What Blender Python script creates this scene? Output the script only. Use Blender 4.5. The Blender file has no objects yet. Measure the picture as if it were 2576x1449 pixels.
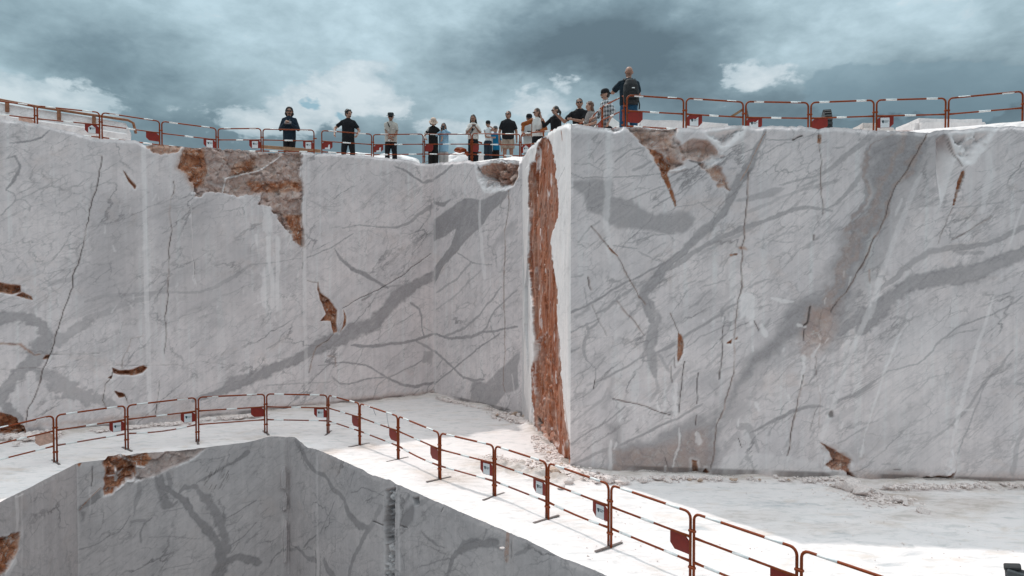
import bpy, bmesh, math, random
import numpy as np
from mathutils import Vector, Matrix

SC = bpy.context.scene
COL = SC.collection
random.seed(7)

# ------------------------------------------------------------------ camera
CAMZ = 4.1
PITCH = math.radians(1.47)
cam = bpy.data.cameras.new('camera')
cam.lens = 24.0; cam.sensor_width = 36.0
cam.clip_start = 0.1; cam.clip_end = 3000.0
camo = bpy.data.objects.new('camera', cam); COL.objects.link(camo)
camo.location = (0, 0, CAMZ)
camo.rotation_euler = (math.radians(90) - PITCH, 0, 0)
SC.camera = camo
SC.render.resolution_x = 1024; SC.render.resolution_y = 576

# ------------------------------------------------------------------ light and exposure
SUN_AZ = math.atan2(-.63, .776)          # sun stands behind the left wall
SUN_EL = math.radians(54.7)
SUN_STRENGTH = 2.0
SKY_NISHITA = 0.08
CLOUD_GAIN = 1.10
SC.view_settings.view_transform = 'Standard'
SC.view_settings.look = 'None'
SC.view_settings.exposure = 0.10
SC.view_settings.gamma = 1.0
SC.view_settings.use_curve_mapping = False
SC.cycles.use_denoising = True
SC.cycles.max_bounces = 9
SC.cycles.diffuse_bounces = 8

sdir = Vector((math.sin(SUN_AZ) * math.cos(SUN_EL), math.cos(SUN_AZ) * math.cos(SUN_EL), math.sin(SUN_EL)))
sl = bpy.data.lights.new('sun', 'SUN'); sl.energy = SUN_STRENGTH; sl.angle = math.radians(0.8)
sl.color = (1.0, 0.965, 0.93)
so = bpy.data.objects.new('sun', sl); COL.objects.link(so)
so.rotation_euler = (-sdir).to_track_quat('-Z', 'Y').to_euler(); so.location = sdir * 60

class NT:
    """tiny node helper"""
    def __init__(s, nt): s.nt = nt; s.n = nt.nodes; s.l = nt.links
    def new(s, t, **k):
        nd = s.n.new(t)
        for a, b in k.items(): setattr(nd, a, b)
        return nd
    def put(s, sock, v):
        if hasattr(v, 'is_linked') or hasattr(v, 'links'): s.l.new(v, sock)
        elif isinstance(v, (tuple, list)) and len(v) == 3 and sock.type == 'RGBA': sock.default_value = (*v, 1)
        else: sock.default_value = v
    def m(s, op, a, b=0.0, c=None, clamp=False):
        nd = s.new('ShaderNodeMath', operation=op, use_clamp=clamp)
        s.put(nd.inputs[0], a); s.put(nd.inputs[1], b)
        if c is not None: s.put(nd.inputs[2], c)
        return nd.outputs[0]
    def mix(s, f, a, b, blend='MIX'):
        nd = s.new('ShaderNodeMix', data_type='RGBA', blend_type=blend); nd.clamp_result = False
        s.put(nd.inputs[0], f); s.put(nd.inputs[6], a); s.put(nd.inputs[7], b)
        return nd.outputs[2]
    def noise(s, vec, scale, detail=4.0, rough=.55, dist=0.0):
        nd = s.new('ShaderNodeTexNoise')
        if vec is not None: s.l.new(vec, nd.inputs['Vector'])
        nd.inputs['Scale'].default_value = scale; nd.inputs['Detail'].default_value = detail
        nd.inputs['Roughness'].default_value = rough; nd.inputs['Distortion'].default_value = dist
        return nd.outputs[0], nd.outputs[1]
    def rng(s, v, a, b, c=0.0, d=1.0):
        nd = s.new('ShaderNodeMapRange'); nd.clamp = True
        s.put(nd.inputs[0], v)
        for i, q in enumerate((a, b, c, d)): nd.inputs[i + 1].default_value = q
        return nd.outputs[0]
    def ramp(s, v, stops):
        nd = s.new('ShaderNodeValToRGB'); cr = nd.color_ramp
        while len(cr.elements) < len(stops): cr.elements.new(.5)
        for e, (p, c) in zip(cr.elements, stops): e.position = p; e.color = (*c, 1)
        s.l.new(v, nd.inputs[0]); return nd.outputs[0]
    def aniso(s, vec, rot, scale):
        return s.mapping(s.mapping(vec, (1, 1, 1), rot), scale)
    def crackle(s, vec, scale, width, stretch=(1, 1, 1), rot=(0, 0, 0), warp=.34):
        mp = s.aniso(vec, rot, stretch); _, wc = s.noise(mp, scale * 1.3, 6, .65)
        a = s.new('ShaderNodeVectorMath', operation='SUBTRACT'); s.l.new(wc, a.inputs[0]); a.inputs[1].default_value = (.5, .5, .5)
        b = s.new('ShaderNodeVectorMath', operation='SCALE'); s.l.new(a.outputs[0], b.inputs[0]); b.inputs['Scale'].default_value = warp / scale * 2
        c = s.new('ShaderNodeVectorMath', operation='ADD'); s.l.new(mp, c.inputs[0]); s.l.new(b.outputs[0], c.inputs[1])
        v = s.new('ShaderNodeTexVoronoi', feature='DISTANCE_TO_EDGE'); s.l.new(c.outputs[0], v.inputs['Vector']); v.inputs['Scale'].default_value = scale
        return s.rng(v.outputs['Distance'], width, 0.0)
    def mapping(s, vec, scale=(1, 1, 1), rot=(0, 0, 0)):
        nd = s.new('ShaderNodeMapping'); s.l.new(vec, nd.inputs[0])
        nd.inputs['Scale'].default_value = scale; nd.inputs['Rotation'].default_value = rot
        return nd.outputs[0]

def build_world():
    w = bpy.data.worlds.new('World'); SC.world = w; w.use_nodes = True
    T = NT(w.node_tree); T.n.clear()
    out = T.new('ShaderNodeOutputWorld')
    tc = T.new('ShaderNodeTexCoord')
    sky = T.new('ShaderNodeTexSky', sky_type='NISHITA', sun_disc=False)
    sky.sun_elevation = SUN_EL; sky.sun_rotation = SUN_AZ
    bg1 = T.new('ShaderNodeBackground'); T.l.new(sky.outputs[0], bg1.inputs[0]); bg1.inputs[1].default_value = SKY_NISHITA
    d = tc.outputs['Generated']
    sp = T.new('ShaderNodeSeparateXYZ'); T.l.new(d, sp.inputs[0])
    az = T.m('ARCTAN2', sp.outputs[0], sp.outputs[1]); el = T.m('ARCSINE', sp.outputs[2])
    # billows: domain warped noise over the direction sphere, flattened towards the horizon
    st = T.mapping(d, (1, 1, 1.9))
    _, wc = T.noise(st, 2.6, 3, .5)
    ws = T.new('ShaderNodeSeparateXYZ'); T.l.new(wc, ws.inputs[0])
    _, wc2 = T.noise(st, 11.0, 4, .6)
    ws2 = T.new('ShaderNodeSeparateXYZ'); T.l.new(wc2, ws2.inputs[0])
    azw = T.m('ADD', T.m('MULTIPLY_ADD', ws.outputs[0], .12, az), T.m('MULTIPLY', ws2.outputs[0], .09))
    elw = T.m('ADD', T.m('MULTIPLY_ADD', ws.outputs[1], .06, el), T.m('MULTIPLY', ws2.outputs[1], .06))
    azw = T.m('SUBTRACT', azw, .105); elw = T.m('SUBTRACT', elw, .06)
    n1, _ = T.noise(st, 3.4, 7, .52, .15)
    n2, _ = T.noise(st, 9.5, 6, .58, .2)
    fld = T.m('ADD', T.m('MULTIPLY', T.m('SUBTRACT', n1, .5), .78), T.m('MULTIPLY', T.m('SUBTRACT', n2, .5), .46))
    n3, _ = T.noise(st, 24, 5, .62, .3)
    fld = T.m('ADD', T.m('MULTIPLY', T.m('SUBTRACT', n3, .5), .26), fld)
    fld = T.m('ADD', fld, T.m('MULTIPLY_ADD', T.m('MAXIMUM', sp.outputs[2], 0.0), .92, .205))  # clouds lifted further towards the unseen zenith, added fill for shaded walls
    def G(px, py, rx, ry):
        a = math.atan2(px - 1288, 1717.3); e = math.atan2(680.5 - py, math.hypot(1717.3, px - 1288))
        dx = T.m('DIVIDE', T.m('SUBTRACT', azw, a), rx / 1717.3); dy = T.m('DIVIDE', T.m('SUBTRACT', elw, e), ry / 1717.3)
        q = T.m('ADD', T.m('MULTIPLY', dx, dx), T.m('MULTIPLY', dy, dy))
        return T.m('EXPONENT', T.m('MULTIPLY', q, -1.0))
    # the cloud banks of this sky, by direction: (x, y, width, height, brightness)
    banks = [(-60, 225, 260, 62, .62), (60, 300, 210, 70, .22), (230, 210, 150, 90, -.20), (150, 60, 300, 90, -.06),
             (560, 60, 200, 90, .16), (900, 195, 130, 85, .34), (700, 270, 230, 60, .26), (1010, 270, 160, 60, .12),
             (500, 250, 150, 55, -.06), (1150, 40, 170, 60, .16), (1180, 250, 160, 80, .12),
             (1560, 110, 330, 95, -.50), (1350, 160, 220, 70, -.26), (1700, 220, 180, 80, -.26), (1330, 255, 50, 45, .30),
             (1450, 235, 70, 40, .22), (1900, 215, 110, 60, .46), (2080, 120, 240, 80, .18), (2400, 60, 300, 80, .06),
             (2260, 215, 220, 62, -.28), (2560, 190, 160, 70, .08), (2100, 320, 420, 46, -.20), (500, 345, 420, 40, -.16),
             (1200, 350, 120, 50, .18), (2480, 310, 200, 40, -.10)]
    for (px, py, rx, ry, a) in banks:
        fld = T.m('MULTIPLY_ADD', G(px, py, rx, ry), a * (.62 if a > 0 else 1.0), fld)
    cc = T.ramp(fld, [(0.0, (.095, .140, .168)), (.26, (.158, .226, .264)), (.50, (.280, .378, .424)),
                      (.72, (.430, .555, .615)), (1.0, (.715, .775, .805))])
    cum = None
    for (px, py, rx, ry, a) in ((30, 236, 190, 52, 1), (130, 262, 110, 40, .8), (905, 218, 120, 78, .95), (830, 268, 120, 50, .8), (680, 300, 230, 48, .85), (1000, 262, 100, 55, .7), (1345, 262, 90, 44, .8), (1905, 225, 110, 58, .8), (1430, 225, 70, 34, .55), (1200, 330, 220, 50, .7), (600, 40, 240, 60, .32), (2420, 30, 260, 50, .34)):
        g = T.m('MULTIPLY', G(px, py, rx, ry), a); cum = g if cum is None else T.m('MAXIMUM', cum, g)
    ed = T.m('ADD', cum, T.m('ADD', T.m('MULTIPLY', T.m('SUBTRACT', n2, .5), .95), T.m('MULTIPLY', T.m('SUBTRACT', n3, .5), .75)))
    n4, _ = T.noise(st, 15, 6, .6, .4)
    puff = T.ramp(T.m('ADD', T.m('MULTIPLY', n4, .8), T.m('MULTIPLY', ed, .55)), [(.30, (.245, .335, .385)), (.60, (.375, .465, .512)), (.90, (.575, .640, .672))])
    cc = T.mix(T.m('MULTIPLY', T.rng(ed, .41, .54), .9), cc, puff)
    drk = T.m('ADD', T.m('ADD', G(2180, 235, 160, 60), G(2400, 250, 190, 60)), T.m('ADD', T.m('MULTIPLY', T.m('SUBTRACT', n2, .5), .9), T.m('MULTIPLY', T.m('SUBTRACT', n3, .5), .7)))
    cc = T.mix(T.m('MULTIPLY', T.rng(drk, .47, .58), .6), cc, (.175, .262, .312))
    teal = T.m('ADD', G(150, 180, 420, 200), G(1150, 420, 2200, 70), clamp=True)
    cc = T.mix(T.m('MULTIPLY', teal, .22), cc, (.82, .98, 1.0), 'MULTIPLY')
    gap = T.m('ADD', G(797, 266, 24, 13), T.m('MULTIPLY', G(880, 290, 20, 13), .8), clamp=True)
    cc = T.mix(T.m('MULTIPLY', T.rng(T.m('ADD', gap, T.m('MULTIPLY', T.m('SUBTRACT', n3, .5), 1.5)),   .42, .75), .62), cc, (.105, .300, .405))
    # zenith brightened by the standard overcast law, added to fill the shaded walls
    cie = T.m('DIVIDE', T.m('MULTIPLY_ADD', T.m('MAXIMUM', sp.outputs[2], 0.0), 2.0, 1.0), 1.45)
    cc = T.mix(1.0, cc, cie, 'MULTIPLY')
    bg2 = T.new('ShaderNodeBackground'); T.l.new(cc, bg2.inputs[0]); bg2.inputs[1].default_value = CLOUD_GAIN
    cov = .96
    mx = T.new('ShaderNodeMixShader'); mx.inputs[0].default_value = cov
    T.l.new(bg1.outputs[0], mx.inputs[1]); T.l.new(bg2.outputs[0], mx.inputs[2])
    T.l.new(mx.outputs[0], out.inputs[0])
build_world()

# ------------------------------------------------------------------ measuring helpers
FPX = 1717.33
FW = np.array([0, math.cos(PITCH), -math.sin(PITCH)]); UP = np.array([0, math.sin(PITCH), math.cos(PITCH)])
CP = np.array([0, 0, CAMZ])
def ray(px, py):
    return np.array([1.0, 0, 0]) * (px - 1288) / FPX + UP * (724.5 - py) / FPX + FW
def at_Y(px, py, Y):
    d = ray(px, py); return CP + d * (Y / d[1])
def at_z(px, py, z=0.0):
    d = ray(px, py); return CP + d * ((z - CAMZ) / d[2])
def on_line(px, py, A, B):
    """where a sight line meets the upright plane over the plan line A-B"""
    n = np.array([-(B[1] - A[1]), B[0] - A[0], 0.0]); d = ray(px, py)
    return CP + d * (n @ (np.array([A[0], A[1], 0]) - CP) / (n @ d))
# tracing sheets: offset in the picture and reduction
SHEET = {1: (0, 322, 3), 2: (0, 670.8, 3), 3: (670.8, 362.3, 3), 4: (670.8, 670.8, 3), 5: (1341.7, 322, 3), 6: (1341.7, 737.9, 3),
         7: (1717.3, 322, 3), 8: (1717.3, 737.9, 3), 9: (0, 966, 4), 10: (563.5, 952.6, 4), 11: (0, 1140.4, 4), 12: (603.7, 1086.7, 4), 13: (1046.5, 1046.5, 4)}

# ------------------------------------------------------------------ numeric noise
_rs = np.random.RandomState(11)
TAB = _rs.rand(256, 256)
def vn(x, y, seed=0):
    x = np.asarray(x) + seed * 17.31; y = np.asarray(y) + seed * 9.77
    xi = np.floor(x).astype(np.int64); yi = np.floor(y).astype(np.int64)
    fx = x - xi; fy = y - yi
    fx = fx * fx * fx * (fx * (fx * 6 - 15) + 10); fy = fy * fy * fy * (fy * (fy * 6 - 15) + 10)
    a = xi & 255; b = yi & 255; a1 = (a + 1) & 255; b1 = (b + 1) & 255
    return (TAB[a, b] * (1 - fx) + TAB[a1, b] * fx) * (1 - fy) + (TAB[a, b1] * (1 - fx) + TAB[a1, b1] * fx) * fy
def fbm(x, y, octv=4, seed=0, gain=.5):
    s = 0; a = 1; t = 0
    for o in range(octv):
        s = s + a * (vn(x * 2 ** o, y * 2 ** o, seed + o * 3) - .5); t += a; a *= gain
    return s / t * 2
def facets(x, y, size, seed=0):
    """height of randomly tilted flat cells, as broken stone"""
    x = x / size + seed * 13.7; y = y / size + seed * 5.1
    xi = np.floor(x).astype(np.int64); yi = np.floor(y).astype(np.int64)
    best = np.full(x.shape, 9.0); h = np.zeros(x.shape)
    for dx in (-1, 0, 1):
        for dy in (-1, 0, 1):
            a = (xi + dx) & 255; b = (yi + dy) & 255
            cx = xi + dx + TAB[a, b]; cy = yi + dy + TAB[b, (a + 91) & 255]
            d = (x - cx) ** 2 + (y - cy) ** 2
            hh = (TAB[(a + 37) & 255, b] - .5) * 1.6 * (x - cx) + (TAB[a, (b + 53) & 255] - .5) * 1.6 * (y - cy) + (TAB[(a + 11) & 255, (b + 7) & 255] - .5)
            k = d < best; best = np.where(k, d, best); h = np.where(k, hh, h)
    return h
def sst(a, b, x):
    t = np.clip((x - a) / (b - a + 1e-9), 0, 1); return t * t * (3 - 2 * t)
def pldist(x, y, P):
    """distance to a polyline and the fraction along it"""
    P = np.asarray(P, float); L = np.r_[0, np.cumsum(np.hypot(*np.diff(P, axis=0).T))]; tot = max(L[-1], 1e-6)
    bd = np.full(x.shape, 1e9); bu = np.zeros(x.shape)
    for i in range(len(P) - 1):
        d = P[i + 1] - P[i]; q = d @ d + 1e-12
        t = np.clip(((x - P[i, 0]) * d[0] + (y - P[i, 1]) * d[1]) / q, 0, 1)
        dd = np.hypot(x - P[i, 0] - t * d[0], y - P[i, 1] - t * d[1])
        k = dd < bd; bd = np.where(k, dd, bd); bu = np.where(k, (L[i] + t * (L[i + 1] - L[i])) / tot, bu)
    return bd, bu
def inside(x, y, P):
    P = np.asarray(P, float); c = np.zeros(x.shape, bool); n = len(P)
    for i in range(n):
        a = P[i]; b = P[(i + 1) % n]
        if a[1] == b[1]: continue
        k = ((a[1] > y) != (b[1] > y)) & (x < (b[0] - a[0]) * (y - a[1]) / (b[1] - a[1]) + a[0]); c ^= k
    return c

# ------------------------------------------------------------------ object helpers
def tag(o, label=None, cat=None, group=None, kind=None):
    for k, v in (('label', label), ('category', cat), ('group', group), ('kind', kind)):
        if v: o[k] = v
    return o
def thing(name, label, cat, loc=(0, 0, 0), rotz=0.0, group=None):
    o = bpy.data.objects.new(name, None); COL.objects.link(o); o.empty_display_size = .2
    o.location = loc; o.rotation_euler = (0, 0, rotz)
    return tag(o, label, cat, group)
def link(name, me, mat=None, parent=None, smooth=False):
    o = bpy.data.objects.new(name, me); COL.objects.link(o)
    if mat is not None and not me.materials: me.materials.append(mat)
    if smooth: me.polygons.foreach_set('use_smooth', np.ones(len(me.polygons), bool))
    if parent is not None: o.parent = parent
    return o
def obj(name, bm, mat=None, parent=None, smooth=False):
    me = bpy.data.meshes.new(name); bm.normal_update(); bm.to_mesh(me); bm.free()
    return link(name, me, mat, parent, smooth)
def grid_mesh(name, P, marks=None, mat=None, flip=False):
    """a mesh from an (n, m, 3) array of points"""
    n, m = P.shape[:2]; me = bpy.data.meshes.new(name)
    i = np.arange(n - 1)[:, None] * m + np.arange(m - 1)[None, :]
    q = np.stack([i, i + m, i + m + 1, i + 1], -1).reshape(-1, 4)
    if flip: q = q[:, ::-1]
    me.vertices.add(n * m); me.vertices.foreach_set('co', P.reshape(-1).astype(np.float32))
    me.loops.add(q.size); me.loops.foreach_set('vertex_index', q.reshape(-1).astype(np.int32))
    me.polygons.add(len(q)); me.polygons.foreach_set('loop_start', (np.arange(len(q)) * 4).astype(np.int32))
    me.polygons.foreach_set('use_smooth', np.ones(len(q), bool))
    if marks is not None:
        at = me.attributes.new('marks', 'FLOAT_COLOR', 'POINT'); at.data.foreach_set('color', marks.reshape(-1).astype(np.float32))
    me.update(calc_edges=True)
    o = bpy.data.objects.new(name, me); COL.objects.link(o)
    if mat: me.materials.append(mat)
    return o
def box(bm, c, s, M=None):
    r = bmesh.ops.create_cube(bm, size=1.0); v = r['verts']
    bmesh.ops.scale(bm, vec=s, verts=v); bmesh.ops.translate(bm, vec=c, verts=v)
    if M is not None: bmesh.ops.transform(bm, matrix=M, verts=v)
    return v
def tubepath(bm, pts, r, seg=8, caps=True):
    """a round bar along a path; r may be a list"""
    pts = [Vector(p) for p in pts]; n = len(pts); rr = r if isinstance(r, (list, tuple)) else [r] * n
    rings = []; up = None
    for i, p in enumerate(pts):
        t = ((pts[min(i + 1, n - 1)] - pts[max(i - 1, 0)])).normalized()
        if up is None: up = Vector((0, 0, 1)) if abs(t.z) < .9 else Vector((0, 1, 0))
        a = t.cross(up).normalized(); b = a.cross(t).normalized(); up = b
        rings.append([bm.verts.new(p + (a * math.cos(2 * math.pi * k / seg) + b * math.sin(2 * math.pi * k / seg)) * rr[i]) for k in range(seg)])
    for i in range(n - 1):
        for k in range(seg):
            bm.faces.new((rings[i][k], rings[i][(k + 1) % seg], rings[i + 1][(k + 1) % seg], rings[i + 1][k]))
    if caps:
        bm.faces.new(rings[0][::-1]); bm.faces.new(rings[-1])
def prism(bm, poly, y0, y1):
    """an outline in x,z made solid between y0 and y1"""
    a = [bm.verts.new((x, y0, z)) for x, z in poly]; b = [bm.verts.new((x, y1, z)) for x, z in poly]; n = len(poly)
    bm.faces.new(a); bm.faces.new(b[::-1])
    for i in range(n): bm.faces.new((a[i], b[i], b[(i + 1) % n], a[(i + 1) % n]))
    bmesh.ops.recalc_face_normals(bm, faces=bm.faces)

# ------------------------------------------------------------------ materials
def mat(name):
    m = bpy.data.materials.new(name); m.use_nodes = True
    T = NT(m.node_tree); b = T.n['Principled BSDF']; return m, T, b
def plain(name, col, rough=.6, metal=0.0, var=.18, scale=9.0, bump=0.0, dirt=None):
    m, T, b = mat(name); tc = T.new('ShaderNodeTexCoord'); v = tc.outputs['Object']
    n, _ = T.noise(v, scale, 5, .6)
    c = T.mix(T.rng(n, .3, .7), tuple(x * (1 - var) for x in col), tuple(min(1, x * (1 + var)) for x in col))
    if dirt:
        n3, _ = T.noise(v, scale * 2.3, 6, .65); c = T.mix(T.rng(n3, dirt[1], dirt[1] + .12), c, dirt[0])
    T.put(b.inputs['Base Color'], c); b.inputs['Roughness'].default_value = rough; b.inputs['Metallic'].default_value = metal
    if bump:
        n2, _ = T.noise(v, scale * 3, 5, .6); bp = T.new('ShaderNodeBump'); bp.inputs['Strength'].default_value = bump; bp.inputs['Distance'].default_value = .02
        T.l.new(n2, bp.inputs['Height']); T.l.new(bp.outputs[0], b.inputs['Normal'])
    return m
def marble(name, light, cool, veincol=(.265, .238, .238), fine=1.0, grain=(1, 1, 1), rcrk=.55, diag=.35, rt=(1, 1, 1)):
    """quarried marble: clouds, fine procedural veins, and the traced marks of each face (vein, rust, white, dark)"""
    m, T, b = mat(name); tc = T.new('ShaderNodeTexCoord'); v = tc.outputs['Object']
    at = T.new('ShaderNodeAttribute', attribute_name='marks')
    sp = T.new('ShaderNodeSeparateColor'); T.l.new(at.outputs['Color'], sp.inputs[0])
    V, R, W, D = sp.outputs[0], sp.outputs[1], sp.outputs[2], at.outputs['Alpha']
    nb, _ = T.noise(v, .8, 5, .55, .4); nm, _ = T.noise(v, 4.5, 6, .6, .3); nf, _ = T.noise(v, 22, 6, .65)
    c = T.mix(T.rng(nb, .35, .65), light, cool)
    c = T.mix(T.m('MULTIPLY', T.rng(nm, .42, .72), .30), c, tuple(x * .72 for x in cool))
    c = T.mix(T.m('MULTIPLY', T.rng(nf, .45, .75), .14), c, tuple(x * .62 for x in cool))
    # vertical wash streaks
    ns, _ = T.noise(T.mapping(v, (5.5, 5.5, .22)), 1.6, 5, .6)
    c = T.mix(T.m('MULTIPLY', T.rng(ns, .5, .72), .36), c, tuple(x * .66 for x in light))
    c = T.mix(T.m('MULTIPLY', T.rng(ns, .46, .26), .40), c, tuple(min(.8, x * 1.14) for x in light))
    # crackled veining at three sizes, tilted like the bedding, each thinning out in patches
    for sc, wd, st, stre, rot, lo in ((.55, .020, .80, (.6, .8, 1.7), (0, .70, 0), .46), (1.4, .028, .58, (.55, .8, 1.6), (0, .78, 0), .48), (3.4, .042, .42, (.7, .9, 1.4), (0, .6, 0), .47), (8.5, .055, .22, (1, 1, 1), (0, 0, 0), .47)):
        ck = T.crackle(v, sc, wd, stre, rot); nmk, _ = T.noise(v, sc * .7 + .4, 4, .6)
        k = T.m('MULTIPLY', ck, T.rng(nmk, lo, lo + .16))
        c = T.mix(T.m('MULTIPLY', k, st * fine), c, tuple(x * .80 for x in veincol))
    for ang, sc, wd, st in ((.62, .9, .016, .70), (.80, 2.0, .020, .55), (.70, .45, .012, .7)):
        nl, _ = T.noise(T.aniso(v, (0, ang, 0), (.30, .9, 1.9)), sc, 7, .62, .7); nmk, _ = T.noise(T.aniso(v, (0, ang, 0), (.5, .8, 1.3)), sc * .8, 4, .6)
        k = T.m('MULTIPLY', T.rng(T.m('ABSOLUTE', T.m('SUBTRACT', nl, .5)), wd, wd * .15), T.rng(nmk, .45, .60))
        c = T.mix(T.m('MULTIPLY', k, st * fine * diag), c, tuple(x * .85 for x in veincol))
    nq, _ = T.noise(T.aniso(v, (0, .70, 0), (.40, .9, 1.9)), 1.15, 8, .70, .9)
    c = T.mix(T.m('MULTIPLY', T.rng(nq, .52, .64), .46 * fine * (.25 + .75 * diag)), c, tuple(x * 1.25 for x in veincol))
    nw, _ = T.noise(T.mapping(v, (1, 1, 1.2), (0, .6, 0)), .9, 7, .7, .8)
    c = T.mix(T.m('MULTIPLY', T.rng(nw, .56, .72), .30 * fine), c, tuple(a_ * b_ for a_, b_ in zip(light, (.80, .70, .63))))
    nk, _ = T.noise(T.aniso(v, (0, .75, 0), (.35, .9, 1.8)), 2.4, 7, .7, .9)
    vn2 = T.m('MULTIPLY', T.m('MULTIPLY', V, 1.5, clamp=True), T.m('MULTIPLY', T.rng(nm, .2, .75, 1.0, .74), T.rng(nk, .30, .50, .72, 1.0)))
    vc = T.mix(T.rng(nf, .35, .7), veincol, tuple(x * 1.35 for x in veincol))
    c = T.mix(vn2, c, vc)
    vr = T.mapping(v, grain); nr, _ = T.noise(vr, 3.2, 7, .66, .5); nr2, _ = T.noise(vr, 9, 6, .66, .6)
    rc = T.ramp(nr, [(.28, (.13, .042, .018)), (.43, (.36, .118, .046)), (.56, (.47, .21, .115)), (.72, (.62, .44, .35))])
    rc = T.mix(T.rng(nr2, .56, .70), rc, (.52, .46, .42))
    rc = T.mix(T.rng(nr2, .40, .28), rc, (.14, .050, .024))
    soft = T.mix(.62, (.50, .43, .39), rc)
    rcol = T.mix(T.rng(T.m('MULTIPLY_ADD', T.m('SUBTRACT', nm, .5), 1.5, R), .42, .82), soft, rc)
    ckr = T.crackle(v, 3.2, .07, (1, 1, .8), (0, 0, 0), .6); rcol = T.mix(T.m('MULTIPLY', ckr, rcrk), rcol, (.075, .032, .018))
    nw3, _ = T.noise(vr, 5.5, 7, .7, 1.2); rcol = T.mix(T.m('MULTIPLY', T.rng(nw3, .58, .66), .75), rcol, (.62, .57, .53))
    if rt != (1, 1, 1): rcol = T.mix(1.0, rcol, rt, 'MULTIPLY')
    c = T.mix(T.m('MULTIPLY', T.rng(R, .02, .5), 1.0), c, rcol)
    nws, _ = T.noise(T.mapping(v, (7, 7, .6)), 1.5, 6, .65)
    wn = T.m('MULTIPLY', T.m('MULTIPLY', W, T.rng(nm, .25, .6, 1.0, .75)), T.rng(nws, .36, .56, .74, 1.0))
    c = T.mix(wn, c, (.875, .80, .78))
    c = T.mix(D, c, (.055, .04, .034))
    T.put(b.inputs['Base Color'], c); b.inputs['Roughness'].default_value = .62
    b.inputs['Specular IOR Level'].default_value = .3
    bp = T.new('ShaderNodeBump'); bp.inputs['Distance'].default_value = .03
    T.l.new(T.m('MULTIPLY_ADD', R, .5, .12), bp.inputs['Strength'])
    T.l.new(T.m('ADD', T.m('MULTIPLY', nf, .6), nm), bp.inputs['Height']); T.l.new(bp.outputs[0], b.inputs['Normal'])
    return m
def dust_floor():
    m, T, b = mat('white_quarry_dust'); tc = T.new('ShaderNodeTexCoord'); v = tc.outputs['Object']
    at = T.new('ShaderNodeAttribute', attribute_name='marks'); sp = T.new('ShaderNodeSeparateColor'); T.l.new(at.outputs['Color'], sp.inputs[0])
    nb, _ = T.noise(T.mapping(v, (.55, 1.2, 1), (0, 0, .2)), .9, 6, .6, .5); nm, _ = T.noise(T.mapping(v, (1, 2.6, 1), (0, 0, .25)), 2.6, 8, .70, .7); nf, _ = T.noise(v, 26, 6, .7)
    c = T.mix(T.rng(nb, .38, .68), (.775, .705, .682), (.72, .664, .647))
    c = T.mix(T.m('MULTIPLY', T.rng(nm, .50, .66), .7), c, (.52, .50, .485))
    nd, _ = T.noise(T.mapping(v, (.8, 1.5, 1), (0, 0, -.3)), 1.35, 7, .7, .4)
    c = T.mix(T.m('MULTIPLY', T.rng(nd, .54, .68), .6), c, (.60, .50, .43))
    c = T.mix(T.m('MULTIPLY', T.rng(nf, .62, .74), .45), c, (.36, .33, .31))
    c = T.mix(T.m('MULTIPLY', sp.outputs[1], T.rng(nm, .26, .58)), c, (.44, .345, .285))
    c = T.mix(T.m('MULTIPLY', sp.outputs[0], T.rng(nm, .35, .6)), c, (.40, .41, .42))
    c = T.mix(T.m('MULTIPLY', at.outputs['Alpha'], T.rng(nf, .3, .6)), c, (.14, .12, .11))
    T.put(b.inputs['Base Color'], c); b.inputs['Roughness'].default_value = .85; b.inputs['Specular IOR Level'].default_value = .2
    bp = T.new('ShaderNodeBump'); bp.inputs['Distance'].default_value = .03; bp.inputs['Strength'].default_value = .35
    T.l.new(T.m('ADD', nm, T.m('MULTIPLY', nf, .5)), bp.inputs['Height']); T.l.new(bp.outputs[0], b.inputs['Normal'])
    return m
M_WALL = marble('quarried_marble', (.80, .698, .678), (.655, .582, .575))
M_WALL_R = marble('streaked_marble', (.80, .698, .678), (.655, .582, .575), diag=.44)
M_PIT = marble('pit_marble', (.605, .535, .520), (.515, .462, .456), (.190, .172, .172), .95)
M_FLANK = marble('pale_flank_marble', (.86, .79, .765), (.80, .75, .735), fine=.35, grain=(1.2, 1.2, .26), rcrk=.12, rt=(.78, .62, .56))  # paler, less veined base than the other faces
M_FLOOR = dust_floor()
M_BLOCK = marble('block_marble', (.80, .74, .72), (.72, .68, .67), fine=.6)
M_STONE = plain('broken_stone', (.70, .60, .562), .85, var=.22, scale=6, bump=.5)
M_STONE2 = plain('rusty_stone', (.50, .36, .28), .85, var=.3, scale=6, bump=.5)
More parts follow.
